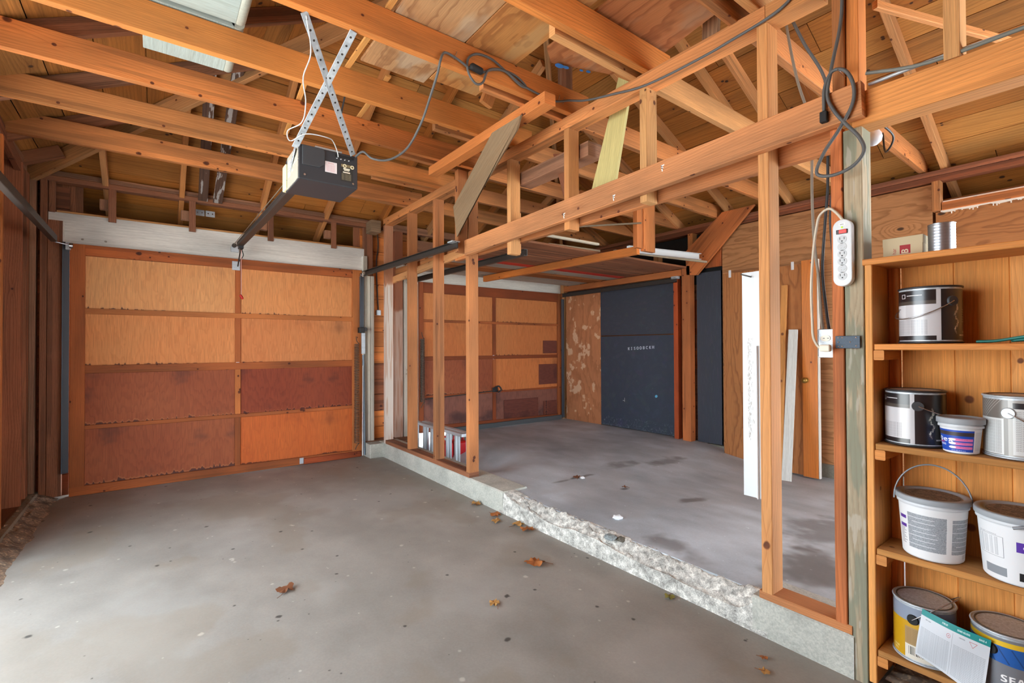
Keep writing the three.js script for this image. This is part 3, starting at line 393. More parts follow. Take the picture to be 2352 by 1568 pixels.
// ================================================================ RIGHT WALL
const right = structure('wall_right', 'right wall lined with plywood and black painted boards', 'wall');
{
  for (let y = 0.0, k = 0; y < 2.15; k++) { const h = 0.18 + (k % 3) * 0.012; lum(right, 'siding_board', 4.95, 4.975, y, y + h - 0.003, -5.38, y < 2.15 ? -0.3 : 2.5, pick([mat(X.firB, '#cfa582'), RED])); y += h; }
  lum(right, 'leak_backing', 4.98, 4.995, -0.05, 2.3, -5.39, -0.3, OLD, { grain: 'z' }); lum(right, 'post', 4.86, 4.95, 0, 2.24, -0.3, -0.2, FIR[0]); lum(right, 'post', 4.86, 4.95, 0, 2.47, 2.25, 2.35, FIR[0]);  // backing sheet added behind the siding against light leaks
  lum(right, 'dark_backing', 4.93, 4.945, 1.9, 2.46, -5.2, -2.74, mat(null, '#1d1c1c', 0.95)); lum(right, 'footing', 4.87, 4.96, -0.1, 0.13, -5.2, -0.3, mat(X.kerb, '#b9b6ae', 0.95), { c: 0.012 });  // plain near-black sheet behind the upper wall framing
  lum(right, 'top_plate', 4.86, 4.95, 2.518, 2.558, -5.2, 2.4, mat(X.red, '#ffe2d4')); lum(right, 'top_plate', 4.865, 4.95, 2.47, 2.516, -5.2, 2.4, mat(X.red, '#f2c8ac'));
  lum(right, 'plywood_panel', 4.88, 4.892, 0.125, 1.985, -5.19, -4.505, mat(X.splotch), { grain: 'y', ou: 0, ov: -0.65, label: 'plywood panel smeared with old plaster' });
  const pl = (z0, z1, y0, y1, tex, label) => { const g = new THREE.BoxGeometry(z1 - z0, y1 - y0, 0.014); const m = put(right, 'black_panel', g, mat(tex, '#ffffff', 0.62), label); m.position.set(4.885, (y0 + y1) / 2, (z0 + z1) / 2); m.rotation.y = -Math.PI / 2; return m; };
  pl(-4.5, -3.3, 1.348, 2.0, X.blackA, 'black painted board'); pl(-4.5, -3.3, 0.15, 1.336, X.blackB, 'black painted board with a strip of pale letters'); pl(-3.055, -2.77, 0.14, 2.015, X.blackA, 'narrow black painted board');
  lum(right, 'post', 4.8, 4.875, 0.13, 2.0, -3.305, -3.25, mat(X.firA, '#e08a62')); lum(right, 'stud', 4.79, 4.88, 0.13, 2.1, -3.19, -3.085, mat(X.firB, '#f2c6aa')); lum(right, 'stud', 4.84, 4.94, 2.0, 2.47, -3.14, -3.08, FIR[4]); lum(right, 'stud', 4.86, 4.94, 2.0, 2.3, -3.62, -3.54, FIR[1]);
  lum(right, 'plywood_panel', 4.88, 4.895, 0.13, 2.46, -2.752, -1.02, mat(X.plyB), { grain: 'z' }); lum(right, 'plywood_panel', 4.882, 4.896, 0.13, 2.235, -1.0, -0.3, mat(X.plyB, '#f4e4d0'), { grain: 'z' });
  lum(right, 'stud', 4.84, 4.93, 2.24, 2.47, -1.015, -0.965, FIR[4]); lum(right, 'rail', 4.86, 4.93, 2.24, 2.3, -0.96, 2.3, mat(X.firB, '#e8c0a0')); lum(right, 'stud', 4.865, 4.88, 2.27, 2.43, -1.0, -0.975, FIR[1]);
  lum(right, 'board', 4.865, 4.9, 2.06, 2.3, -2.95, -2.76, mat(X.firB, '#d09a74'));
  slab(right, 'corner_brace', [[4.79, 2.26, -3.14], [4.79, 2.0, -3.125], [4.79, 1.985, -3.0], [4.79, 2.61, -2.36], [4.79, 2.61, -2.7]], 0.03, mat(X.firB, '#f0c4a6'), [0, 0.7, 0.7], { label: 'wide diagonal brace board' });
  lum(right, 'ledger', 4.8, 4.86, 2.0, 2.075, -5.15, -3.2, mat(X.firB, '#f2c8ac'));
  const drip = []; { const r = rng(44); for (let z = -0.97; z < 1.2; z += 0.006) { const h = 0.004 + 0.012 * vn(z * 40, 2) + (r() < 0.2 ? r() * 0.016 : 0); drip.push(bxg(4.874, 4.884, 2.236 - h, 2.246, z, z + 0.006)); } }
  put(right, 'foam_line', join(drip), mat(null, '#e8e2d6', 0.9), 'ragged line of white filler');
}
// ================================================================ LOFT OF OLD PLANKS IN THE FAR BAY
{
  const pm = [OLD, mat(X.red, '#f0dccb'), mat(X.firB, '#e6cdb8'), mat(X.grey, '#dedad4'), mat(X.red, '#e0c8b8'), mat(null, '#c22a20', 0.6), mat(X.firB, '#d8b49a'), mat(X.red, '#fff0e2'), mat(X.roofB, '#e0bc94'), mat(X.grey, '#f4f0ea')];
  const cols = ['whitish plank nearest the far garage door, part of the loft floor', 'pale grey plank between the whitish and the ochre plank of the loft floor', 'ochre plank of the loft floor between a grey and a tan plank', 'tan plank of the loft floor beside a narrow grey plank', 'pale grey plank of the loft floor touching the red plank', 'red painted plank of the loft floor', 'dusty brown plank of the loft floor beside the red one', 'light brown plank of the loft floor, second beyond the red one', 'reddish brown plank of the loft floor beside the outermost dark one', 'dark brown plank at the outer edge of the loft floor under the sticks']; let z = -5.05;
  const ws = [0.2, 0.19, 0.22, 0.12, 0.2, 0.13, 0.22, 0.2, 0.23, 0.22], order = [9, 3, 8, 2, 3, 5, 4, 7, 1, 0];
  order.forEach((k, i) => { const y = 2.078; const m = lum(scene, numbered('plank'), 2.16 + (i % 3) * 0.03, 4.84 - (i % 2) * 0.05, y, y + 0.02, z, z + ws[i] - 0.006, pm[k]); m.userData = { label: cols[i], category: 'plank', group: 'planks laid as a loft floor' }; z += ws[i]; });
  const loft = structure('trim_2', 'timber supports carrying the plank loft in the far bay', 'support');
  strut(loft, 'bearer', [3.25, 2.035, -4.9], [3.41, 2.045, -2.7], 0.07, 0.045, mat(X.firA, '#ffd29a'), { up: [0, 1, 0] }); lum(loft, 'hanger_board', 3.36, 3.44, 2.06, 2.62, -2.715, -2.67, mat(X.firB, '#e8c4a8')); lum(loft, 'hanger_board', 3.44, 3.6, 2.04, 2.6, -2.7, -2.66, mat(X.firB, '#f2d0b2'));
  lum(loft, 'bearer', 2.155, 2.2, 2.0, 2.076, -5.05, -2.9, FIR[4]); lum(loft, 'hanger_board', 2.16, 2.2, 1.9, 2.2, -2.92, -2.82, FIR[1]);
  const rods = [[[2.35, 2.115, -2.97], [3.15, 2.105, -2.93], 0.012, '#e8e2d4', 'cream painted stick lying along the loft edge'], [[2.3, 2.14, -3.1], [3.35, 2.26, -2.62], 0.008, '#8a7a68', 'thin brown stick leaning up from the loft'], [[2.8, 2.11, -3.2], [3.4, 2.11, -3.15], 0.012, '#cfc4b0', 'short pale stick lying on the loft'], [[3.5, 2.11, -3.05], [4.78, 2.11, -2.88], 0.012, '#d8cdb8', 'long pale lath along the loft edge beside the metal channel']];
  for (const [a, b, r, c, l] of rods) { const m = strut(scene, numbered('stick'), a, b, r * 1.6, r * 2.4, mat(X.white, c)); m.userData = { label: l, category: 'stick', group: 'sticks stored on the loft' }; }
  const ch = thing('metal_channel', 'white metal channel profile lying on the loft planks', 'channel'); strut(ch, 'web', [3.62, 2.13, -3.0], [4.55, 2.13, -2.82], 0.06, 0.004, WHITEP, { up: [0, 1, 0] }); strut(ch, 'flange', [3.62, 2.16, -2.985], [4.55, 2.16, -2.805], 0.004, 0.03, WHITEP, { up: [0, 1, 0] }); strut(ch, 'flange', [3.62, 2.102, -2.985], [4.55, 2.102, -2.805], 0.004, 0.03, WHITEP, { up: [0, 1, 0] });
}
// ================================================================ THINGS STORED ON THE JOISTS
{
  const wp = mat(X.weather), sheet = (x0, x1, z0, z1, m, l, y = 2.76) => { const s = lum(scene, numbered('plywood_sheet'), x0, x1, y, y + 0.016, z0, z1, m, { grain: 'z' }); s.userData = { label: l, category: 'plywood', group: 'plywood stored on the joists' }; return s; };
  sheet(0.895, 1.272, -2.56, -0.9, wp, 'stained grey-brown plywood strip on the joists beside the pale lath'); sheet(1.277, 1.6, -2.5, -0.9, mat(X.weather, '#ffe6b8'), 'orange plywood strip with a cut corner lying on the joists');
  const c = slab(scene, numbered('plywood_sheet'), [[1.66, 2.775, -0.8], [1.66, 2.775, -1.9], [1.76, 2.775, -1.98], [2.12, 2.775, -1.86], [2.19, 2.775, -1.55], [2.05, 2.775, -0.8]], 0.014, mat(X.weather, '#f2d0bc'), [0, 0, 1]); c.userData = { label: 'reddish plywood offcut with blue paint spots at its end', category: 'plywood', group: 'plywood stored on the joists' };
  for (const [x, z, r] of [[1.8, -1.955, 0.03], [1.84, -1.945, 0.02], [1.97, -1.9, 0.016], [1.93, -1.915, 0.013]]) { const b = put(c, 'paint_spot', new THREE.CylinderGeometry(r, r, 0.002, 9), mat(null, '#2f6fb0', 0.7)); b.position.set(x - c.position.x, 2.7602 - c.position.y, z - c.position.z); b.scale.z = 0.6; }
  const nose = (name, z0, z1, lab, xl) => { const t = thing(name, lab, 'board', 'pale boards on the joists'); const pm = mat(X.white, '#cfe4ea', 0.55); lum(t, 'board', xl, 0.31, 2.762, 2.796, z0, z1, pm); const g = new THREE.CylinderGeometry(0.03, 0.03, z1 - z0, 16).rotateX(Math.PI / 2).translate(0.325, 2.79, (z0 + z1) / 2); put(t, 'rounded_edge', g, mat(X.white, '#dde6e2', 0.55)); return t; };
  nose('painted_board', -3.12, -2.66, 'pale blue-white board with rounded end, nearest the garage door', -0.05); nose('painted_board', -2.63, -2.2, 'pale blue-white board with rounded end, above the second joist from the opener straps', -0.3);
  const bk = mat(X.brownpaint); // two flaking battens under the hip slope
  const yb = (z) => yF(z) - 0.107;
  for (const [x0, x1, l] of [[0.29, 0.36, 'brown flaking batten under the hip roof, on the side of the left wall'], [0.485, 0.475, 'brown flaking batten under the hip roof, on the side of the opener']]) { const t = strut(roof, 'batten', [x0, yb(-3.2), -3.2], [x1, yb(-5.25), -5.25], 0.016, 0.075, bk, { up: [0, 1, 0] }); t.userData.label = l; }
  for (const [x, l] of [[0.345, 'galvanised plate beside the roof cripple, on the side of the left wall'], [0.43, 'galvanised plate with two holes behind the front top plate']]) { const p = thing('metal_plate', l, 'plate', 'galvanised plates under the eave'); const m = put(p, 'plate', bxg(-0.038, 0.038, -0.03, 0.03, -0.002, 0.002, 0.0018), GALV); for (const s of [-0.018, 0.018]) put(p, 'bolt', new THREE.CylinderGeometry(0.006, 0.006, 0.008, 10).rotateX(Math.PI / 2).translate(s, 0, 0.003), CHROME); p.position.set(x, 2.485, -5.4); p.rotation.x = -0.2; }
}
// ================================================================ DOOR HARDWARE
function spring(name, label, x, y0, y1, z) {
  const t = thing(name, label, 'spring', 'garage door springs'), turns = 62, pts = []; for (let i = 0; i <= turns * 8; i++) { const a = i / 8 * Math.PI * 2; pts.push(V(x + Math.cos(a) * 0.026, mix(y0, y1, i / (turns * 8)), z + Math.sin(a) * 0.026)); }
  put(t, 'coil', new THREE.TubeGeometry(new THREE.CatmullRomCurve3(pts), turns * 9, 0.0036, 5), mat(null, '#6e675f', 0.4, 0.7)); put(t, 'hook', tube([[x + 0.026, y0, z], [x, y0 - 0.03, z], [x - 0.01, y0 - 0.07, z - 0.02]], 0.004, 12, 6), STEEL); put(t, 'hook', tube([[x + 0.026, y1, z], [x, y1 + 0.03, z], [x, y1 + 0.08, z - 0.02]], 0.004, 12, 6), STEEL); return t;
}
spring('door_spring', 'long coil spring beside the stained garage door', 1.775, 0.16, 1.24, -5.2); spring('door_spring', 'long coil spring beside the far bay garage door', 2.56, 0.55, 1.3, -5.2);
function track(name, label, a, b, bracket) {
  const t = thing(name, label, 'track', 'steel door tracks'); strut(t, 'channel', a, b, 0.05, 0.006, STEEL, { up: [0, 1, 0] }); const off = (p, dx, dy) => [p[0] + dx, p[1] + dy, p[2]];
  strut(t, 'lip', off(a, -0.016, 0.024), off(b, -0.016, 0.024), 0.004, 0.032, STEEL, { up: [0, 1, 0] }); strut(t, 'lip', off(a, -0.016, -0.024), off(b, -0.016, -0.024), 0.004, 0.032, STEEL, { up: [0, 1, 0] });
  if (bracket) put(t, 'bracket', bxg(...bracket, 0.002), GALV); return t;
}
{
  const t1 = track('door_track', 'dark steel track running out from the left jamb of the stained door', [-0.6, 2.045, -5.03], [-0.6, 2.03, -1.6]); put(t1, 'roller', new THREE.CylinderGeometry(0.022, 0.022, 0.02, 16).rotateZ(Math.PI / 2).translate(-0.53, 2.02, -5.15), CHROME); put(t1, 'axle', rod([-0.62, 2.035, -5.12], [-0.52, 2.02, -5.15], 0.006), CHROME); put(t1, 'bracket', bxg(-0.565, -0.535, 1.99, 2.05, -5.19, -5.16, 0.003), GALV);
  const t2 = track('door_track', 'dark steel track from the stained door to the partition stud', [1.868, 2.015, -5.2], [1.9, 1.998, -3.24], [1.85, 1.92, 2.02, 2.03, -3.32, -3.24]); put(t2, 'roller', new THREE.CylinderGeometry(0.018, 0.018, 0.02, 14).rotateZ(Math.PI / 2).translate(1.82, 2.0, -5.2), CHROME);
  track('door_track', 'dark steel track under the loft beside the far door', [2.44, 1.98, -5.15], [2.36, 1.945, -2.95]); track('door_track', 'dark steel track along the right wall above the black board', [4.775, 1.945, -5.15], [4.775, 1.955, -3.24], [4.75, 4.81, 1.97, 1.998, -3.3, -3.22]);
  const v = (name, l, x, z, y0, y1, lower) => { const t = thing(name, l, 'track', 'vertical door tracks'); put(t, 'channel', bxg(x - 0.02, x + 0.02, y0, y1, z - 0.004, z + 0.004, 0.002), mat(null, '#4c5158', 0.45, 0.5)); put(t, 'lip', bxg(x - 0.022, x - 0.018, y0, y1, z - 0.02, z + 0.02, 0.0015), mat(null, '#5a6b78', 0.4, 0.5)); if (lower) { put(t, 'pulley_block', bxg(x - 0.05, x + 0.01, 1.36, 1.42, z + 0.0, z + 0.06, 0.006), DARK); put(t, 'pulley', new THREE.CylinderGeometry(0.024, 0.024, 0.018, 18).rotateX(Math.PI / 2).translate(x + 0.02, 1.4, z + 0.04), STEEL); put(t, 'guide', bxg(x - 0.01, x + 0.03, 1.13, 1.36, z - 0.01, z + 0.02, 0.003), GALV); put(t, 'arm', rod([x + 0.01, 1.12, z + 0.01], [x + 0.02, 0.02, z + 0.02], 0.014), mat(X.galv, '#a7b0b8', 0.5, 0.6)); put(t, 'pull_cord', rod([x - 0.002, 1.0, z + 0.035], [x - 0.012, 0.02, z + 0.04], 0.004), WHITEP); } return t; };
  v('door_track', 'blue-grey vertical steel track at the left edge of the stained door', -0.567, -5.235, 0.2, 2.06); v('door_track', 'vertical steel track with pulley at the right edge of the stained door', 1.843, -5.23, 1.4, 1.985, true); v('door_track', 'vertical steel track in the corner by the plaster-smeared panel', 4.835, -5.2, 0.16, 1.9);
  const ws = lum(scene, numbered('gap_strip'), -0.54, 0.02, 0.002, 0.055, -5.31, -5.29, BLACKR); ws.userData = { label: 'black strip added to darken the gap under the stained door', category: 'strip' };  // black strip added to keep the door gap dark and stop light
  const wb = lum(scene, numbered('kick_board'), 1.24, 1.83, 0.004, 0.062, -5.249, -5.225, mat(X.firB, '#c07a5c')); wb.userData = { label: 'short kick board at the foot of the stained door', category: 'board' };
  const wp = solo('metal_plate', bxg(1.2, 1.238, 0.01, 0.07, -5.246, -5.24, 0.001), GALV, 'small galvanised plate at the foot of the stained door', 'plate');
  const mt = lum(scene, numbered('gap_strip'), 2.95, 4.8, 0.142, 0.2, -5.235, -5.2, mat(null, '#53575a', 0.9)); mt.userData = { label: 'grey mat strip along the foot of the far door, raised to hide a bright gap', category: 'strip' };  // grey mat strip, made taller to close off the bright gap
  const hn = thing('door_latch', 'black turn handle on the mullion of the far door', 'latch'); put(hn, 'plate', bxg(3.6, 3.68, 0.6, 0.66, -5.25, -5.24, 0.003), DARK); put(hn, 'lever', tube([[3.63, 0.66, -5.24], [3.67, 0.68, -5.2], [3.7, 0.63, -5.19], [3.66, 0.6, -5.2]], 0.01, 20, 8), DARK); put(hn, 'lock_rod', rod([2.62, 0.575, -5.235], [3.63, 0.62, -5.235], 0.006), STEEL);
}
// ================================================================ GARAGE DOOR OPENER
{
  const o = thing('garage_door_opener', 'black garage door opener hung from the joist on crossed perforated straps', 'door opener'); const bm = mat(null, '#33353a', 0.5), x0 = 0.615, x1 = 0.932, y0 = 2.105, y1 = 2.292, z0 = -3.03, z1 = -2.715;
  const box = put(o, 'housing', bxg(x0, x1, y0, y1, z0, z1, 0.006), bm);
  put(o, 'end_panel', bxg(x0 - 0.004, x0 + 0.002, y0 + 0.004, y1 - 0.004, z0 + 0.06, z1 - 0.006, 0.002), mat(canvasTex(256, 256, (g) => { g.fillStyle = '#a9a597'; g.fillRect(0, 0, 256, 256); g.fillStyle = '#f2f0e8'; g.fillRect(20, 108, 216, 5); g.fillRect(28, 42, 62, 52); g.fillRect(28, 128, 50, 44); g.fillStyle = '#8a877c'; g.font = 'bold 26px sans-serif'; g.fillText('1/2', 36, 80); g.fillText('HP', 34, 160); g.fillStyle = '#efece2'; g.font = 'bold 22px sans-serif'; g.fillText('OPENER', 116, 84); g.fillText('2.4', 120, 158); })), 'grey printed side panel');
  put(o, 'light_lens', bxg(x0 - 0.012, x0 + 0.05, y0 + 0.01, y1 - 0.03, z0 - 0.03, z0 + 0.05, 0.008), mat(null, '#e2dfb4', 0.4), 'cream lamp cover');
  const oct = new THREE.Shape(); [[-0.055, 0.05], [0.045, 0.05], [0.055, 0.04], [0.055, -0.03], [0.03, -0.05], [-0.055, -0.05]].forEach((p, i) => (i ? oct.lineTo(...p) : oct.moveTo(...p))); put(o, 'light_cover', new THREE.ExtrudeGeometry(oct, { depth: 0.008, bevelEnabled: true, bevelSize: 0.003, bevelThickness: 0.003, bevelSegments: 2 }).translate(x0 + 0.075, 2.235, z1), mat(null, '#3b3d41', 0.6));
  put(o, 'warning_label', new THREE.PlaneGeometry(0.064, 0.06).translate(x0 + 0.168, 2.198, z1 + 0.0012), mat(canvasTex(256, 240, (g) => { g.fillStyle = '#e9e2e4'; g.fillRect(0, 0, 256, 240); g.fillStyle = '#d98a94'; g.font = 'bold 26px sans-serif'; g.fillText('WARNING', 60, 46); g.font = '15px sans-serif'; for (let i = 0; i < 9; i++) g.fillText('IF DOOR IS CLOSING CHECK', 22, 76 + i * 17); }), '#ffffff', 0.6), 'pink and white warning sticker');
  put(o, 'data_label', new THREE.PlaneGeometry(0.07, 0.1).translate(x0 + 0.255, 2.185, z1 + 0.0012), mat(canvasTex(210, 300, (g) => { g.fillStyle = '#2e2d2a'; g.fillRect(0, 0, 210, 300); g.fillStyle = '#8b7a58'; g.fillRect(10, 10, 190, 46); g.fillStyle = '#efe9d4'; g.fillRect(46, 74, 110, 22); g.fillRect(56, 100, 90, 16); g.fillRect(40, 134, 120, 20); g.fillStyle = '#c9bb8e'; g.font = '12px sans-serif'; for (let i = 0; i < 8; i++) g.fillText('MODEL 115V 60HZ 6A SERIAL', 20, 176 + i * 14); }), '#ffffff', 0.6), 'beige printed data plate');
  for (const dx of [0.243, 0.285]) put(o, 'dial', new THREE.TorusGeometry(0.008, 0.003, 8, 16).translate(x0 + dx, 2.222, z1 + 0.003), mat(null, '#e6dcb8', 0.5));
  for (let i = 0; i < 4; i++) put(o, 'terminal_screw', new THREE.SphereGeometry(0.0055, 10, 8).translate(x0 + 0.2 + i * 0.022, 2.256, z1 + 0.002), CHROME); put(o, 'terminal_block', bxg(x0 + 0.19, x0 + 0.29, 2.266, 2.278, z1, z1 + 0.006, 0.001), BLACKR);
  for (const [dx, y] of [[0.03, 2.28], [0.03, 2.13], [0.29, 2.13]]) put(o, 'screw', new THREE.CylinderGeometry(0.006, 0.006, 0.004, 12).rotateX(Math.PI / 2).translate(x0 + dx, y, z1 + 0.002), CHROME);
  put(o, 'mount_plate', bxg(x0 + 0.09, x0 + 0.235, y1, y1 + 0.016, z1 - 0.08, z1 - 0.02, 0.002), GALV);
  const hole = mat(null, '#3a3431', 0.9), strap = (a, b, up) => { const s = strut(o, 'strap', a, b, 0.032, 0.004, GALV, { up }), L = V(...a).distanceTo(V(...b)); const gs = []; for (let d = 0.03; d < L - 0.02; d += 0.045) gs.push(new THREE.CylinderGeometry(0.0052, 0.0052, 0.0052, 10).rotateX(Math.PI / 2).translate(d - L / 2, 0, 0)); put(s, 'punched_holes', join(gs), hole).userData.kind = 'stuff'; return s; };
  strap([0.5, 2.608, -2.115], [0.9, 2.29, -2.7], [1, 0.4, 0]); strap([0.708, 2.608, -2.115], [0.6, 2.27, -2.73], [1, 0, 0.1]); strap([0.6, 2.27, -2.73], [0.612, 2.2, -2.9], [0, 1, 0.4]);
  const rm = mat(null, '#3a3532', 0.5, 0.3); strut(o, 'rail', [0.648, 2.125, -3.0], [0.64, 2.158, -5.08], 0.026, 0.05, rm, { up: [0, 1, 0] }); strut(o, 'rail_cap', [0.624, 2.145, -3.0], [0.616, 2.178, -5.08], 0.016, 0.004, rm, { up: [0, 1, 0] });
  put(o, 'chain', rod([0.612, 2.165, -2.98], [0.604, 2.18, -5.2], 0.003, 6), mat(null, '#8a7d6c', 0.5, 0.5)); put(o, 'carriage', bxg(0.625, 0.665, 2.12, 2.15, -5.1, -5.03, 0.004), DARK); put(o, 'header_bracket', bxg(0.588, 0.652, 2.12, 2.175, -5.28, -5.25, 0.003), GALV); put(o, 'pulley', new THREE.CylinderGeometry(0.02, 0.02, 0.02, 16).rotateX(Math.PI / 2).translate(0.61, 2.175, -5.22), STEEL);
  put(o, 'door_arm', join([rod([0.645, 2.13, -5.06], [0.64, 1.98, -5.22], 0.006), tube([[0.65, 2.12, -5.06], [0.67, 2.07, -5.1], [0.645, 2.02, -5.18]], 0.004, 14, 6)]), STEEL); put(o, 'door_bracket', bxg(0.595, 0.662, 1.945, 2.03, -5.25, -5.243, 0.002), GALV);
  const cord = put(o, 'release_cord', rod([0.648, 2.11, -5.06], [0.65, 1.69, -5.07], 0.003, 6), mat(null, '#d8a49a', 0.8)); put(cord, 'release_handle', new THREE.CapsuleGeometry(0.012, 0.024, 4, 10).rotateZ(0.5).translate(0.652, 1.675, -5.07), mat(null, '#c01f16', 0.5), 'red pull handle');
  put(o, 'bell_wire', tube([[0.51, 2.6, -2.12], [0.56, 2.52, -2.25], [0.545, 2.44, -2.32], [0.58, 2.38, -2.42], [0.59, 2.33, -2.55], [0.54, 2.3, -2.62], [0.56, 2.27, -2.66], [0.62, 2.3, -2.6], [0.73, 2.31, -2.6], [0.78, 2.32, -2.66], [0.815, 2.28, -2.7], [0.82, 2.262, -2.708]], 0.0028, 90, 6), WHITEP, 'thin white wire');
}
// ================================================================ SHELVES WITH PAINT CANS
{
  const s = thing('shelving_unit', 'orange pine shelving unit with five shelves beside the old post', 'shelf'), z0 = -0.61, z1 = 0.62, P1 = mat(X.pine, '#ffe9d0', 0.7), P2 = mat(X.pine, '#f4d2ac', 0.7), dust = mat(X.pine, '#d9c8b2', 0.85);
  lum(s, 'side_panel', 2.022, 2.212, 0.02, 1.484, z0, -0.588, P1, { grain: 'y' }); lum(s, 'side_panel', 2.022, 2.212, 0.02, 1.484, z1 - 0.022, z1, P1, { grain: 'y' }); lum(s, 'corner_batten', 2.19, 2.211, 0.02, 1.484, -0.587, -0.555, mat(X.firC, '#f2c69c'));
  for (const [y, m] of [[1.505, P2], [1.205, P2], [0.857, dust], [0.492, dust], [0.14, dust]]) { lum(s, 'shelf', y > 1.4 ? 2.015 : 2.024, 2.211, y - 0.021, y, y > 1.4 ? z0 - 0.004 : -0.584, y > 1.4 ? z1 : z1 - 0.023, m, { grain: 'z' }); if (y < 1.4) { lum(s, 'cleat', 2.026, 2.205, y - 0.056, y - 0.022, -0.587, -0.557, P2, { grain: 'x' }); } }
  let z = -0.553; for (const w of [0.145, 0.135, 0.15, 0.14, 0.15, 0.14, 0.145, 0.14]) { const e = Math.min(z + w, z1 - 0.022); if (e > z) lum(s, 'back_board', 2.213, 2.23, 0.02, 1.5, z, e, pick([P1, mat(X.pine, '#fff2da'), mat(X.pine, '#ffdfb4')])); z += w; }
}
const LABELS = {
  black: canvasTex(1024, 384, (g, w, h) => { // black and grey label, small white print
    g.fillStyle = '#1b1c20'; g.fillRect(0, 0, w, h); const r = rng(8); g.fillStyle = '#c9c8cb'; g.fillRect(0, 110, 470, 240); g.fillRect(470, 0, 24, h); g.fillStyle = '#d8d7da'; g.fillRect(0, 110, 300, 120);
    g.fillStyle = '#77767a'; g.font = '11px sans-serif'; for (let i = 0; i < 11; i++) g.fillText('READ DIRECTIONS BEFORE USE AND KEEP CONTAINER CLOSED WHEN NOT IN USE', 20, 236 + i * 10.5, 440); g.fillStyle = '#3a3a3e'; g.fillRect(20, 122, 180, 6); g.fillRect(20, 136, 230, 6); g.fillRect(20, 150, 210, 6);
    g.fillStyle = '#4a4540'; g.fillRect(0, 82, 470, 28); g.fillStyle = '#e8e8ea'; g.font = 'bold 13px sans-serif'; g.fillText('INTERIOR', 30, 40); g.fillText('ACRYLIC LATEX', 30, 58); g.lineWidth = 4; g.strokeStyle = '#e8e8ea'; g.strokeRect(270, 26, 26, 30); g.fillRect(310, 36, 90, 5);
    g.font = '12px sans-serif'; for (let i = 0; i < 6; i++) g.fillText('Paint and Primer in One', 640, 160 + i * 18); g.font = 'bold 16px sans-serif'; g.fillText('1 GAL  3.78 L', 640, 330); g.fillText('WARNING • ADVERTENCIA', 610, 354);
    for (let i = 0; i < 26; i++) { g.fillStyle = `rgba(236,232,212,${0.25 + r() * 0.5})`; g.beginPath(); g.ellipse(582 + Math.sin(i * 0.5) * 9 + r() * 8, 110 + i * 9, 3 + r() * 6, 5 + r() * 9, r() - 0.5, 0, 7); g.fill(); } }),  // pale streaks painted as the shine of crinkled plastic
  tin: canvasTex(1024, 384, (g, w, h) => { g.fillStyle = '#a9a7a2'; g.fillRect(0, 0, w, h); g.fillStyle = '#6f6a64'; g.fillRect(0, 0, 420, h); g.strokeStyle = 'rgba(230,228,222,.7)'; g.lineWidth = 2; for (let i = 0; i < 9; i++) { g.beginPath(); g.moveTo(260 + i * 16, 0); g.lineTo(120 + i * 16, 190); g.stroke(); } g.fillStyle = '#d6d9d8'; g.fillRect(190, 130, 210, 250); g.fillRect(440, 24, 380, 350); g.fillStyle = '#26282c'; g.fillRect(440, 18, 380, 40); g.fillStyle = '#f4f4f4'; g.font = 'bold 30px sans-serif'; g.fillText('200-', 520, 50); g.fillStyle = '#777'; g.font = '12px sans-serif'; for (let i = 0; i < 22; i++) { g.fillText('DIRECTIONS PREPARE SURFACE CLEAN', 205, 152 + i * 10.5, 185); g.fillText('APPLY WITH BRUSH OR ROLLER AT TEMPERATURES ABOVE', 452, 84 + i * 12.5, 356); } }),
  yellow: canvasTex(1024, 384, (g, w, h) => { g.fillStyle = '#c99a1c'; g.fillRect(0, 0, w, h); g.fillStyle = '#8c97a8'; g.fillRect(0, 0, w, 110); g.fillStyle = '#7d86a0'; g.fillRect(520, 0, 504, h); g.fillStyle = '#a98a5c'; g.fillRect(350, 150, 190, 130); g.fillStyle = '#ddd6c6'; g.fillRect(350, 280, 190, 104); g.fillStyle = '#333'; for (let i = 0; i < 14; i++) g.fillRect(372 + i * 8, 292, 2 + (i * 7 % 4), 60); g.fillStyle = '#8a6a3c'; g.font = '11px sans-serif'; for (let i = 0; i < 9; i++) g.fillText('SATIN ENAMEL INTERIOR EXTERIOR', 360, 170 + i * 12, 170); g.fillStyle = '#f3e6ae'; g.font = 'bold 18px sans-serif'; g.fillText('126 OZ', 250, 340); g.fillText('3.66 L', 254, 362); }),
  blue: canvasTex(1024, 384, (g, w, h) => { g.fillStyle = '#7b7d83'; g.fillRect(0, 0, w, h); g.fillStyle = '#e9bf2c'; g.fillRect(0, 18, w, 34); g.fillStyle = '#1f5fae'; g.beginPath(); g.moveTo(0, 52); g.lineTo(w, 52); g.lineTo(w, 170); g.lineTo(640, 190); g.lineTo(330, 150); g.lineTo(0, 60); g.fill(); g.strokeStyle = '#17467f'; g.lineWidth = 7; for (let i = 0; i < 9; i++) { g.beginPath(); g.moveTo(360 + i * 60, 60); g.lineTo(410 + i * 60, 160); g.stroke(); }
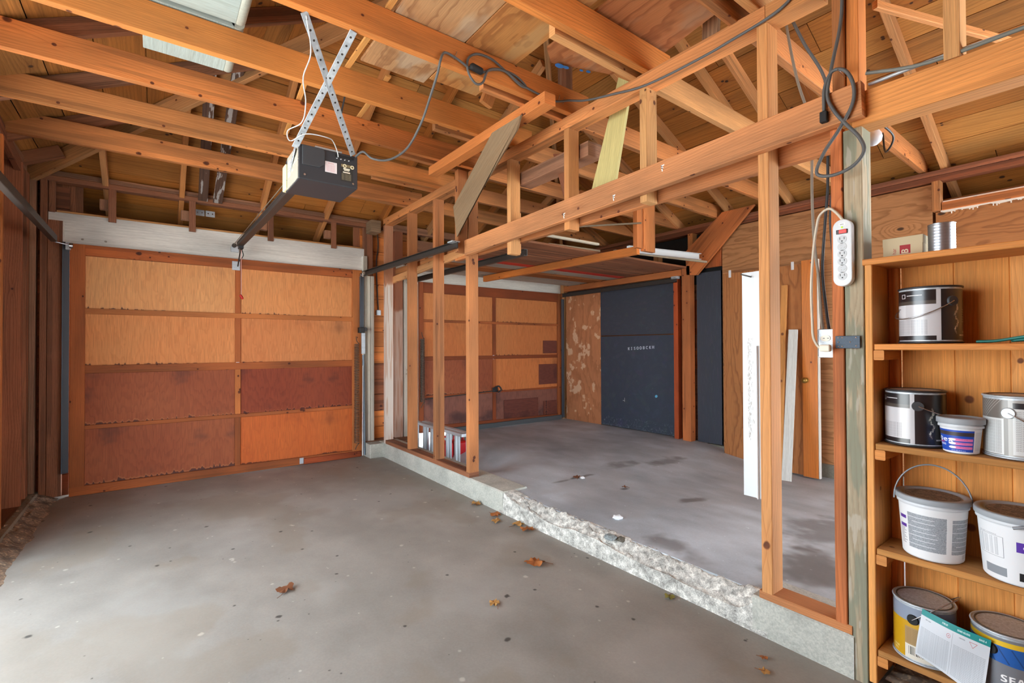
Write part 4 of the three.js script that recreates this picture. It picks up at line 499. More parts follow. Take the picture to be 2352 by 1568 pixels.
    g.fillStyle = '#1a74c4'; g.fillRect(600, 136, 190, 84); g.strokeStyle = '#fff'; g.lineWidth = 7; g.strokeRect(600, 136, 190, 84); g.fillStyle = '#fff'; g.font = 'bold 66px sans-serif'; g.fillText('PPG', 620, 202); g.font = 'bold 62px sans-serif'; g.fillText('SEAL', 430, 282); g.fillText('GRIP', 600, 282); g.font = 'bold 34px sans-serif'; g.fillText('GRIPPER', 560, 316); g.fillStyle = '#c9cad0'; g.fillRect(400, 320, 560, 42); g.fillStyle = '#5c5f68'; g.font = 'bold 26px sans-serif'; g.fillText('INTERIOR / EXTERIOR', 440, 350); g.fillStyle = '#5a4f9c'; g.fillRect(0, 364, w, 12); }),
  grey: canvasTex(1024, 512, (g, w, h) => { g.fillStyle = '#e9ebec'; g.fillRect(0, 0, w, h); const r = rng(3); const blk = (x, y, ww, hh) => { g.fillStyle = '#9aa0a6'; g.fillRect(x, y, ww, hh); for (let i = 0; i < ww * hh / 26; i++) { g.fillStyle = r() < 0.5 ? '#c3c8cc' : '#6f757c'; g.fillRect(x + r() * ww, y + r() * hh, 3, 2); } g.fillStyle = '#e4e7e9'; for (let i = 0; i < hh / 52; i++) g.fillRect(x + (i % 2) * 26, y + 34 + i * 46 + r() * 8, ww - 30 - r() * 60, 5); };
    blk(330, 70, 200, 360); blk(560, 80, 210, 350); g.fillStyle = '#5d3b9c'; g.fillRect(262, 120, 56, 34); g.fillRect(262, 210, 56, 34); g.fillStyle = '#8a8f95'; for (let i = 0; i < 12; i++) g.fillRect(262, 252 + i * 14, 30 + r() * 26, 6); g.font = '12px sans-serif'; g.fillStyle = '#666'; for (let i = 0; i < 3; i++) g.fillText('MADE IN U.S.A. NET WT', 640, 452 + i * 14); }),
  grout: canvasTex(1024, 512, (g, w, h) => { g.fillStyle = '#e9ebed'; g.fillRect(0, 0, w, h); g.fillStyle = '#5a37a6'; g.fillRect(470, 120, 440, 92); g.fillStyle = '#fff'; g.font = 'bold 56px sans-serif'; g.fillText('GROUT', 580, 186); g.lineWidth = 6; g.strokeStyle = '#fff'; g.beginPath(); g.arc(528, 166, 30, 0, 7); g.stroke(); g.font = 'bold 38px sans-serif'; g.fillText('3', 517, 180); g.fillStyle = '#1d1e22'; g.fillRect(480, 400, 440, 74); g.strokeStyle = '#5d6268'; g.lineWidth = 2; g.strokeRect(290, 110, 130, 190); g.fillStyle = '#6d7278'; g.font = '11px sans-serif'; for (let i = 0; i < 14; i++) g.fillText('1/8   3/16   1/4   3/8', 300, 130 + i * 12); g.fillText('TILE SIZE COVERAGE', 292, 102); g.fillStyle = '#7a5cc0'; g.fillRect(500, 240, 34, 74); g.fillStyle = '#8f959b'; g.fillRect(320, 390, 110, 80); g.fillStyle = '#666b70'; for (let i = 0; i < 9; i++) g.fillRect(510, 332 + i * 7, 100, 2 + i % 3); }),
  tub: canvasTex(1024, 384, (g, w, h) => { g.fillStyle = '#e4e6ea'; g.fillRect(0, 0, w, h); g.fillStyle = '#1c4bb4'; g.fillRect(180, 20, 420, 340); g.fillStyle = '#3c3438'; g.fillRect(180, 50, 420, 60); g.fillStyle = '#f4f4f4'; g.font = 'bold 96px sans-serif'; g.fillText('DryDex', 90, 214); g.fillStyle = '#c93a6c'; g.fillRect(180, 218, 150, 16); g.fillStyle = '#f4f4f4'; g.font = 'bold 40px sans-serif'; g.fillText('SPACKLING', 130, 276); for (let i = 0; i < 3; i++) { g.fillStyle = '#e07ab4'; g.fillRect(430, 150 + i * 62, 160, 42); g.fillStyle = '#b02a5c'; g.font = 'bold 15px sans-serif'; g.fillText(['Goes on pink', 'Dries white', 'Ready to paint'][i], 450, 168 + i * 62); g.fillStyle = '#f0e8ea'; g.beginPath(); g.ellipse(412, 172 + i * 62, 34, 20, 0, 0, 7); g.fill(); } g.fillStyle = '#fff'; g.font = '16px sans-serif'; g.fillText('16 FL OZ (473 mL)', 400, 350); g.fillStyle = '#8e9298'; g.font = '11px sans-serif'; for (let i = 0; i < 26; i++) g.fillText('USES REPAIRS HOLES CRACKS DENTS IN DRYWALL', 616, 50 + i * 11.5, 200); }),
};
const faceCam = (x, z) => Math.atan2(-x, -z) - Math.PI;                     // turn that brings the middle of a label towards the room
function can(name, label, at, o) {
  const t = thing(name, label, 'paint can', o.group, at), r = o.r ?? 0.0825, h = o.h ?? 0.19, tin = o.tin ?? GALV, phi = faceCam(at[0], at[2]) + (o.turn ?? 0);
  put(t, 'body', new THREE.CylinderGeometry(r - 0.001, r - 0.001, h - 0.006, 48).translate(0, h / 2, 0), tin); const lb = put(t, 'label_wrap', new THREE.CylinderGeometry(r, r, h - 0.024, 56, 1, true).translate(0, h / 2 - 0.001, 0), mat(o.tex, '#ffffff', o.rough ?? 0.28, 0, { clearcoat: 0.6, clearcoatRoughness: 0.25 }), 'printed paper wrap'); lb.rotation.y = phi;
  const rim = (y, q = 0.0035) => new THREE.TorusGeometry(r - 0.0005, q, 8, 56).rotateX(Math.PI / 2).translate(0, y, 0); put(t, 'rim', rim(h - 0.004), o.rim ?? GALV); put(t, 'rim', rim(0.004), o.rim ?? GALV);
  put(t, 'lid', new THREE.LatheGeometry([[0, -0.006], [r * 0.42, -0.005], [r * 0.78, -0.006], [r * 0.82, -0.011], [r * 0.86, -0.001], [r * 0.9, 0.001], [r * 0.93, -0.007], [r * 0.985, -0.002]].map((p) => new THREE.Vector2(...p)), 56).translate(0, h - 0.001, 0), o.lid ?? mat(X.galv, '#8f7f6e', 0.6, 0.3));
  const ea = phi + Math.PI + (o.ear ?? 0.55), ye = h - 0.052;
  for (const k of [0, Math.PI]) { const e = put(t, 'ear', new THREE.CylinderGeometry(0.015, 0.017, 0.006, 20).rotateX(Math.PI / 2), o.earM ?? mat(null, '#3a3b3e', 0.6)); e.position.set(Math.sin(ea + k) * (r + 0.002), ye, Math.cos(ea + k) * (r + 0.002)); e.rotation.y = ea + k; }
  const pts = []; for (let i = 0; i <= 24; i++) { const q = i / 24 * Math.PI, a = ea - q * (o.side ?? 1), rr = r + 0.006 + 0.004 * Math.sin(q), up = o.bail === 'up'; pts.push(up ? [Math.sin(ea) * (r + 0.008) * Math.cos(q), ye + Math.sin(q) * 0.1, Math.cos(ea) * (r + 0.008) * Math.cos(q)] : [Math.sin(a) * rr, ye - Math.sin(q) * (o.drop ?? 0.055), Math.cos(a) * rr]); }
  put(t, 'bail', tube(pts, 0.0018, 60, 6), CHROME, 'thin wire bail'); return t;
}
const gC = 'paint cans on the shelves', darkRim = mat(null, '#3a3a3d', 0.4, 0.4);
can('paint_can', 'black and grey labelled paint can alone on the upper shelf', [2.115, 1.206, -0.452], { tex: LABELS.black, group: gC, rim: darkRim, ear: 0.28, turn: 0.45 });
can('paint_can', 'black labelled paint can with painted plastic glints behind the small blue tub', [2.124, 0.858, -0.498], { tex: LABELS.black, group: gC, rim: darkRim, ear: 0.0, turn: 0.1, side: -1, drop: 0.04 });
can('paint_can', 'bare silver paint can with pale label beside the blue tub', [2.124, 0.858, -0.244], { tex: LABELS.tin, group: gC, ear: -0.55, turn: 0.25, earM: GALV, side: -1 });
can('paint_can', 'yellow and grey labelled paint can with raised wire bail', [2.112, 0.142, -0.478], { tex: LABELS.yellow, group: gC, ear: -0.7, turn: 0.35, earM: BLACKR, h: 0.195, side: -1, drop: -0.09 });
can('paint_can', 'blue, yellow and grey primer can on the lowest shelf', [2.112, 0.142, -0.278], { tex: LABELS.blue, group: gC, ear: -0.75, turn: 0.3, earM: BLACKR, h: 0.195, drop: 0.05 });
function pail(name, label, cat, at, o) {
  const t = thing(name, label, cat, o.group, at), r0 = o.r0, r1 = o.r1, h = o.h, phi = faceCam(at[0], at[2]) + (o.turn ?? 0), n = 56;
  put(t, 'body', new THREE.LatheGeometry([[0, 0], [r0 - 0.004, 0], [r0, 0.004], [r1, h - 0.03], [r1 + 0.005, h - 0.03], [r1 + 0.005, h - 0.024], [r1 + 0.001, h - 0.022], [r1 + 0.006, h - 0.012]].map((p) => new THREE.Vector2(...p)), n), mat(null, '#d9dcdf', 0.4));
  const y0 = h * 0.03, y1 = h - 0.034, rr = (y) => mix(r0, r1, y / (h - 0.03)) + 0.0006; const lb = put(t, 'label_wrap', new THREE.CylinderGeometry(rr(y1), rr(y0), y1 - y0, n, 1, true).translate(0, (y0 + y1) / 2, 0), mat(o.tex, '#ffffff', 0.4), 'printed label'); lb.rotation.y = phi;
  put(t, 'lid', new THREE.LatheGeometry([[0, 0.001], [r1 * 0.82, 0], [r1 * 0.86, -0.003], [r1 * 0.93, 0.006], [r1 + 0.007, 0.006], [r1 + 0.009, 0.002], [r1 + 0.009, -0.012], [r1 + 0.005, -0.014]].map((p) => new THREE.Vector2(...p)), n).translate(0, h - 0.006, 0), mat(null, '#9ea4a9', 0.5)); put(t, 'lid_centre', new THREE.CylinderGeometry(r1 * 0.8, r1 * 0.8, 0.001, 48).translate(0, h - 0.004, 0), o.lid, 'dusty lid centre');
  if (o.bail) { const ea = phi + Math.PI + o.ear, R1 = r1 + 0.012, pts = []; for (let i = 0; i <= 24; i++) { const q = i / 24 * Math.PI, c = Math.cos(q) * R1, s = Math.sin(q); pts.push([Math.sin(ea) * c + Math.sin(ea + 1.571) * s * o.lean, h - 0.03 + s * o.bail, Math.cos(ea) * c + Math.cos(ea + 1.571) * s * o.lean]); } put(t, 'bail', tube(pts, o.flat ? 0.0045 : 0.0026, 60, 6), mat(null, '#9aa0a6', 0.45, 0.3)); }
  return t;
}
pail('pail', 'white plastic pail with grey printed label and upright handle', 'pail', [2.11, 0.493, -0.452], { r0: 0.078, r1: 0.089, h: 0.205, tex: LABELS.grey, lid: mat(X.dirt, '#ffffff', 0.8), bail: 0.125, ear: 1.35, lean: 0.01, turn: 0.3, group: 'plastic pails on the shelf' });
pail('pail', 'white plastic grout pail with purple band and folded handle', 'pail', [2.106, 0.493, -0.245], { r0: 0.082, r1: 0.095, h: 0.205, tex: LABELS.grout, lid: mat(X.dirt, '#ffffff', 0.8), bail: 0.03, ear: -0.3, lean: 0.085, flat: true, turn: 0.15, group: 'plastic pails on the shelf' });
pail('tub', 'small white tub with blue and pink label between two paint cans', 'tub', [2.066, 0.858, -0.37], { r0: 0.042, r1: 0.05, h: 0.113, tex: LABELS.tub, lid: mat(null, '#9c9fa6', 0.6), turn: 0.15 });
{
  const p = thing('paint_leaflet', 'pale printed label sheet with teal edge hanging off the yellow can', 'leaflet'), nx = 20, ny = 14, pos = [], uv = [], idx = [];
  const A = V(2.024, 0.336, -0.462), B = V(2.02, 0.312, -0.3), C = V(2.016, 0.184, -0.48), D = V(2.004, 0.13, -0.318);
  for (let j = 0; j <= ny; j++) for (let i = 0; i <= nx; i++) { const a = i / nx, b = j / ny, q = A.clone().lerp(B, a).lerp(C.clone().lerp(D, a), b); q.x -= 0.012 * Math.sin(a * 4 + b * 3) * b + 0.01 * Math.sin(Math.PI * a); pos.push(q.x, q.y, q.z); uv.push(a, 1 - b); }
  for (let j = 0; j < ny; j++) for (let i = 0; i < nx; i++) { const a = j * (nx + 1) + i; idx.push(a, a + nx + 1, a + 1, a + 1, a + nx + 1, a + nx + 2); } const g = new THREE.BufferGeometry(); g.setAttribute('position', new THREE.Float32BufferAttribute(pos, 3)); g.setAttribute('uv', new THREE.Float32BufferAttribute(uv, 2)); g.setIndex(idx); g.computeVertexNormals();
  put(p, 'sheet', g, mat(canvasTex(768, 512, (c, w, h) => { c.fillStyle = '#d3d8dd'; c.fillRect(0, 0, w, h); c.fillStyle = '#1a8d8a'; c.fillRect(0, 0, w, 62); c.fillStyle = '#e4f2f1'; c.font = 'bold 24px sans-serif'; c.fillText('FIELD', 250, 42); c.fillText('SEMI-GLOSS', 420, 42); c.fillText('BASE 4', 650, 42); c.fillStyle = '#80878e'; c.font = '12px sans-serif'; for (let i = 0; i < 22; i++) { c.fillText('SURFACE PREPARATION CLEAN DRY AND FREE OF DUST WAX GREASE', 20, 190 + i * 14, 340); c.fillText('APPLICATION USE BRUSH ROLLER OR SPRAY CLEAN UP WITH SOAP', 400, 190 + i * 14, 340); } c.fillStyle = '#b8313a'; c.font = 'bold 20px sans-serif'; c.fillText('H', 330, 132); c.lineWidth = 3; c.strokeStyle = '#b8313a'; c.beginPath(); c.arc(337, 124, 20, 0, 7); c.stroke(); c.beginPath(); c.moveTo(560, 90); c.lineTo(640, 90); c.lineTo(600, 136); c.closePath(); c.stroke(); c.fillStyle = '#555c63'; c.font = 'bold 14px sans-serif'; c.fillText('DRY TIME', 60, 96); c.fillText('CAUTION', 450, 100); c.fillRect(380, 80, 2, 420); }), '#ffffff', 0.5, 0, { side: THREE.DoubleSide }));
}
{
  const b = thing('cardboard_box', 'flat beige cardboard box with a red B mark on the top shelf', 'box'); const bm = put(b, 'carton', bxg(2.1, 2.19, 1.506, 1.577, -0.575, -0.465, 0.002), mat(null, '#bfb08e', 0.85)); put(b, 'lid', bxg(2.097, 2.192, 1.55, 1.58, -0.577, -0.463, 0.002), mat(null, '#c4b594', 0.85));
  const pr = put(b, 'print', new THREE.PlaneGeometry(0.11, 0.07), mat(canvasTex(440, 280, (g) => { g.fillStyle = '#c4b594'; g.fillRect(0, 0, 440, 280); g.fillStyle = '#a3373c'; g.fillRect(190, 110, 120, 120); g.fillStyle = '#d8cbae'; g.font = 'bold 110px sans-serif'; g.save(); g.translate(212, 196); g.rotate(-1.5708); g.fillText('B', -38, 74); g.restore(); g.fillStyle = '#a3373c'; g.save(); g.translate(150, 230); g.rotate(-1.5708); g.font = '56px sans-serif'; g.fillText('har', 0, 0); g.restore(); }), '#ffffff', 0.85)); pr.position.set(2.0965, 1.543, -0.52); pr.rotation.y = -Math.PI / 2;
  const c = thing('ribbed_tin', 'ribbed shiny metal duct collar standing on the top shelf', 'metal tin'); const pf = []; for (let i = 0; i <= 40; i++) pf.push(new THREE.Vector2(0.0355 + 0.00022 * Math.sin(i * 1.57), 1.506 + i * 0.0025)); put(c, 'wall', new THREE.LatheGeometry(pf, 48).translate(2.12, 0, -0.42), mat(null, '#a9acb0', 0.34, 0.9, { side: THREE.DoubleSide })); put(c, 'cut_rim', new THREE.TorusGeometry(0.0355, 0.0014, 6, 48).rotateX(Math.PI / 2).translate(2.12, 1.606, -0.42), CHROME);
  const h = thing('hose', 'coil of thin green tubing on the upper shelf', 'hose'); put(h, 'coil', tube([[2.1, 1.211, -0.335], [2.09, 1.213, -0.29], [2.075, 1.226, -0.22], [2.08, 1.24, -0.13], [2.12, 1.236, -0.08], [2.15, 1.225, -0.14], [2.12, 1.215, -0.23], [2.09, 1.213, -0.255], [2.08, 1.22, -0.2], [2.09, 1.235, -0.1]], 0.0045, 90, 8), mat(null, '#12786e', 0.4));
  const d = thing('dirt_heap', 'loose dry dirt and debris on the ground under the shelving', 'dirt'); d.userData.kind = 'stuff'; const g = new THREE.PlaneGeometry(0.16, 1.15, 24, 90).rotateX(-Math.PI / 2), q = g.attributes.position; for (let i = 0; i < q.count; i++) q.setY(i, 0.03 + 0.035 * fbm(q.getX(i) * 14 + 3, q.getZ(i) * 14, 4)); g.computeVertexNormals(); const uvv = g.attributes.uv; for (let i = 0; i < q.count; i++) uvv.setXY(i, q.getX(i), q.getZ(i)); g.translate(2.115, 0, 0.005); put(d, 'surface', g, mat(X.dirt, '#ffffff', 0.95));
}
// ================================================================ ELECTRICAL BITS ON THE PARTITION
{
  const p = thing('power_strip', 'white six-socket power strip with red lit switch screwed to the stud', 'power strip', null, [2.018, 1.536, -0.668]), wp = mat(null, '#d9dcde', 0.35);
  const sh = new THREE.Shape(); { const w = 0.027, hh = 0.118, r = 0.026; sh.moveTo(-w, -hh + r); sh.absarc(-w + r, -hh + r, r, Math.PI, 1.5 * Math.PI); sh.lineTo(w - r, -hh); sh.absarc(w - r, -hh + r, r, -Math.PI / 2, 0); sh.lineTo(w, hh - r); sh.absarc(w - r, hh - r, r, 0, Math.PI / 2); sh.lineTo(-w + r, hh); sh.absarc(-w + r, hh - r, r, Math.PI / 2, Math.PI); }
  const turn = (m) => { m.rotation.y = -Math.PI / 2; return m; }; const b = turn(put(p, 'body', new THREE.ExtrudeGeometry(sh, { depth: 0.022, bevelEnabled: true, bevelSize: 0.003, bevelThickness: 0.003, bevelSegments: 3 }), wp));
  const sw = put(b, 'switch', bxg(-0.018, 0.018, 0.068, 0.084, 0.025, 0.029, 0.002), mat(null, '#2a0c0c', 0.3)); put(sw, 'lit_rocker', bxg(-0.008, 0.015, 0.07, 0.082, 0.028, 0.0305, 0.001), new THREE.MeshStandardMaterial({ color: '#a01010', emissive: '#ff2a18', emissiveIntensity: 1.2, roughness: 0.3 }), 'glowing red rocker'); put(b, 'indicator', new THREE.SphereGeometry(0.003, 10, 8).translate(0, 0.092, 0.026), new THREE.MeshStandardMaterial({ color: '#9bd02a', emissive: '#a8e030', emissiveIntensity: 0.8 }), 'green indicator');
  put(b, 'print', new THREE.PlaneGeometry(0.02, 0.01).translate(0, 0.103, 0.0253), mat(canvasTex(128, 64, (g) => { g.fillStyle = '#eef0f1'; g.fillRect(0, 0, 128, 64); g.fillStyle = '#55595c'; g.font = 'bold 40px sans-serif'; g.fillText('onn', 24, 46); })));
  const sl = mat(null, '#26272a', 0.6), rg = mat(null, '#c6cacc', 0.45); for (let i = 0; i < 6; i++) { const y = 0.048 - i * 0.0265, tw = i === 1 || i === 4 ? 0.9 : 0; const o = put(b, 'socket', new THREE.CylinderGeometry(0.0145, 0.0145, 0.001, 28).rotateX(Math.PI / 2), rg); o.position.set(0, y, 0.0255); o.rotation.z = -tw; const dk = tw ? rg : sl; put(o, 'slot', bxg(-0.0075, -0.006, 0, 0.008, 0.0004, 0.0012), dk); put(o, 'slot', bxg(0.006, 0.0075, 0, 0.008, 0.0004, 0.0012), dk); put(o, 'slot', new THREE.CylinderGeometry(0.0024, 0.0024, 0.0008, 10).rotateX(Math.PI / 2).translate(0, -0.006, 0.0008), dk); }
  put(p, 'cable', tube([[-0.012, 0.118, 0], [-0.014, 0.15, -0.02], [-0.014, 0.172, -0.045], [-0.012, 0.155, -0.075], [-0.01, 0.1, -0.09], [-0.01, 0, -0.102], [-0.012, -0.12, -0.108], [-0.014, -0.24, -0.105], [-0.02, -0.31, -0.098], [-0.03, -0.343, -0.075], [-0.036, -0.345, -0.06]], 0.0048, 100, 10), mat(null, '#cdc1ac', 0.5), 'cream power cable'); put(p, 'plug', bxg(-0.047, -0.025, -0.358, -0.332, -0.072, -0.036, 0.006), mat(null, '#e9dfcc', 0.5));
  const o = thing('outlet_box', 'galvanised duplex outlet box hung beside the red-brown stud', 'outlet', null, [2.03, 1.208, -0.735]); put(o, 'box', bxg(0, 0.045, -0.05, 0.055, -0.03, 0.022, 0.003), STEEL); put(o, 'cover_plate', bxg(-0.005, 0, -0.053, 0.054, -0.026, 0.025, 0.002), GALV); const iv = mat(null, '#e9e4d2', 0.45);
  for (const y of [0.02, -0.02]) { const f = put(o, 'receptacle', new THREE.CylinderGeometry(0.0165, 0.0165, 0.004, 28).rotateZ(Math.PI / 2).scale(1, 0.75, 1).translate(-0.006, y, -0.001), iv); for (const s of [-0.008, 0.006]) put(f, 'slot', bxg(-0.0088, -0.0078, y - 0.001, y + 0.001, s - 0.001, s + 0.005), sl); }
  const st = thing('strap_plate', 'dark perforated nail plate bridging the stud and the old post', 'plate'); put(st, 'plate', bxg(2.013, 2.0155, 1.19, 1.235, -0.7, -0.623, 0.001), mat(X.galv, '#5c646e', 0.55, 0.5)); for (const [y, z] of [[1.229, -0.69], [1.229, -0.678], [1.213, -0.69], [1.197, -0.69], [1.197, -0.678], [1.213, -0.653], [1.229, -0.635], [1.199, -0.635]]) put(st, 'nail_head', new THREE.SphereGeometry(0.0024, 8, 6).scale(0.5, 1, 1).translate(2.0125, y, z), mat(null, '#a88a78', 0.4, 0.6));
  const cab = (l, pts, r, m, seg = 80) => solo('cable', tube(pts, r, seg, 8), m, l, 'cable', 'cables around the partition'); const gy = mat(null, '#5b5c5c', 0.55), bl = mat(null, '#2c2d2f', 0.5), st2 = mat(null, '#8a8072', 0.8);
  cab('pale old cloth cable hanging beside the near stud down to the outlet box', [[2.12, 2.72, -0.92], [2.125, 2.54, -0.905], [2.13, 2.3, -0.868], [2.165, 2.1, -0.83], [2.165, 1.95, -0.83], [2.15, 1.8, -0.825], [2.14, 1.62, -0.815], [2.13, 1.45, -0.795], [2.09, 1.32, -0.775], [2.06, 1.262, -0.758]], 0.0055, st2);
  cab('black cable dropping from the header beam to the outlet box', [[2.16, 2.0, -0.77], [2.16, 1.83, -0.772], [2.16, 1.7, -0.782], [2.15, 1.5, -0.79], [2.1, 1.34, -0.76], [2.055, 1.262, -0.735]], 0.0055, bl); cab('dark cable running from the header beam down behind the red-brown stud', [[2.165, 2.0, -0.75], [2.165, 1.85, -0.755], [2.165, 1.7, -0.765], [2.16, 1.5, -0.748], [2.15, 1.35, -0.722]], 0.0055, bl);
  cab('grey cable draped over the far bay joist behind the near stud', [[2.13, 2.6, -0.9], [2.16, 2.45, -0.85], [2.2, 2.32, -0.8], [2.2, 2.2, -0.775], [2.17, 2.0, -0.762]], 0.006, gy);
  const k = thing('extension_cord', 'looped dark extension cord with a plug hanging over the header beam', 'cord'); put(k, 'wire', tube([[2.015, 2.62, -0.666], [2.01, 2.4, -0.668], [1.972, 2.2, -0.69], [1.967, 2.11, -0.7], [1.967, 2.05, -0.68], [1.965, 1.99, -0.645], [1.962, 1.92, -0.6], [1.96, 1.87, -0.588], [1.96, 1.83, -0.62], [1.96, 1.815, -0.69], [1.96, 1.835, -0.735], [1.962, 1.9, -0.715], [1.965, 1.98, -0.66], [1.967, 2.06, -0.62], [1.967, 2.13, -0.622], [1.967, 2.185, -0.65], [1.967, 2.195, -0.682], [1.967, 2.15, -0.708], [1.967, 2.06, -0.712]], 0.0062, 150, 8), gy); put(k, 'plug', bxg(1.956, 1.978, 2.018, 2.058, -0.724, -0.7, 0.004), BLACKR); put(k, 'hook_nail', rod([1.96, 2.19, -0.664], [2.03, 2.185, -0.664], 0.002), CHROME);
  for (const [i, dy, dx] of [[0, 0.018, 0.01], [1, 0.03, 0.035], [2, 0.012, 0.05]]) cab(['grey conduit lying on the beam edge above the shelving', 'shiny conduit lying along the middle of the beam above the shelving', 'thin grey cable lying along the beam above the shelving'][i], [[2.02 + dx, 2.107 + dy + (i ? 0 : 0.045), -0.6], [2.02 + dx, 2.107 + dy + 0.004, -0.45], [2.02 + dx, 2.107 + dy, -0.2], [2.02 + dx, 2.107 + dy, 1.2]], i === 2 ? 0.0045 : 0.0065, i === 1 ? GALV : mat(null, '#7d8079', 0.55), 40);
  const lb = thing('light_bulb', 'white bulb in a white holder under the beam behind the old post', 'light bulb', null, [2.19, 2.072, -0.628]); put(lb, 'holder', new THREE.LatheGeometry([[0.0, 0.0], [0.05, 0.0], [0.048, -0.008], [0.026, -0.014], [0.019, -0.03], [0.019, -0.038]].map((q) => new THREE.Vector2(...q)), 28), WHITEP); put(lb, 'bulb', new THREE.LatheGeometry([[0.013, -0.036], [0.016, -0.05], [0.027, -0.068], [0.03, -0.082], [0.026, -0.098], [0.014, -0.109], [0.0001, -0.112]].map((q) => new THREE.Vector2(...q)), 28), mat(null, '#dfe3ec', 0.3));
  cab('dark wire running from the bulb holder along the roof boards', [[2.2, 2.07, -0.63], [2.4, 2.05, -0.62], [2.6, 2.06, -0.7], [2.75, 2.2, -0.75]], 0.004, bl, 30);
  // cord from the opener looped along the joist and plate
  const e = thing('opener_cord', 'grey cord from the door opener looped on the joist and along the top plate', 'cord'), zc = -2.078; put(e, 'wire', tube([[0.915, 2.285, -2.7], [0.93, 2.29, -2.62], [0.96, 2.24, -2.56], [1.03, 2.235, -2.52], [1.11, 2.29, -2.46], [1.15, 2.4, -2.36], [1.135, 2.5, -2.2], [1.125, 2.565, -2.11], [1.122, 2.61, -2.075], [1.145, 2.655, zc], [1.19, 2.655, zc], [1.25, 2.64, zc], [1.29, 2.628, zc], [1.36, 2.63, zc], [1.43, 2.668, zc], [1.51, 2.69, zc], [1.6, 2.685, zc], [1.66, 2.65, zc], [1.63, 2.645, zc], [1.52, 2.69, zc], [1.42, 2.72, zc + 0.005], [1.33, 2.715, zc], [1.28, 2.67, zc], [1.285, 2.6, zc], [1.33, 2.56, zc], [1.37, 2.58, zc], [1.4, 2.65, zc + 0.006], [1.5, 2.685, zc + 0.006], [1.62, 2.655, zc], [1.75, 2.64, zc], [1.88, 2.638, zc], [1.96, 2.655, -2.05], [2.008, 2.64, -1.98], [2.008, 2.58, -1.75], [2.01, 2.537, -1.55], [2.01, 2.525, -1.3], [2.01, 2.53, -1.1], [2.01, 2.565, -0.85], [2.03, 2.67, -0.79]], 0.0062, 320, 8), gy); put(e, 'connector', new THREE.CapsuleGeometry(0.018, 0.045, 6, 14).rotateZ(1.45).translate(1.325, 2.63, zc + 0.012), BLACKR); for (const x of [1.2, 1.9, 1.94]) put(e, 'staple_nail', rod([x, 2.64, zc], [x + 0.02, 2.69, zc - 0.006], 0.002, 6), CHROME);
  solo('cable', tube([[0.86, 2.62, -2.72], [0.85, 2.5, -2.75], [0.9, 2.42, -2.8]], 0.005, 20, 8), bl, 'short dark cable dangling behind the opener straps', 'cable', 'cables around the partition');
  const tw = thing('telephone_wire', 'dark wire running down the siding to a small grey junction box between the doors', 'wire'); put(tw, 'wire', tube([[2.06, 2.5, -5.33], [2.07, 2.35, -5.34], [2.05, 2.2, -5.34], [2.06, 1.9, -5.345], [2.075, 1.62, -5.345]], 0.006, 40, 6), bl); put(tw, 'junction_box', bxg(2.05, 2.1, 1.57, 1.63, -5.36, -5.33, 0.004), GALV);
}
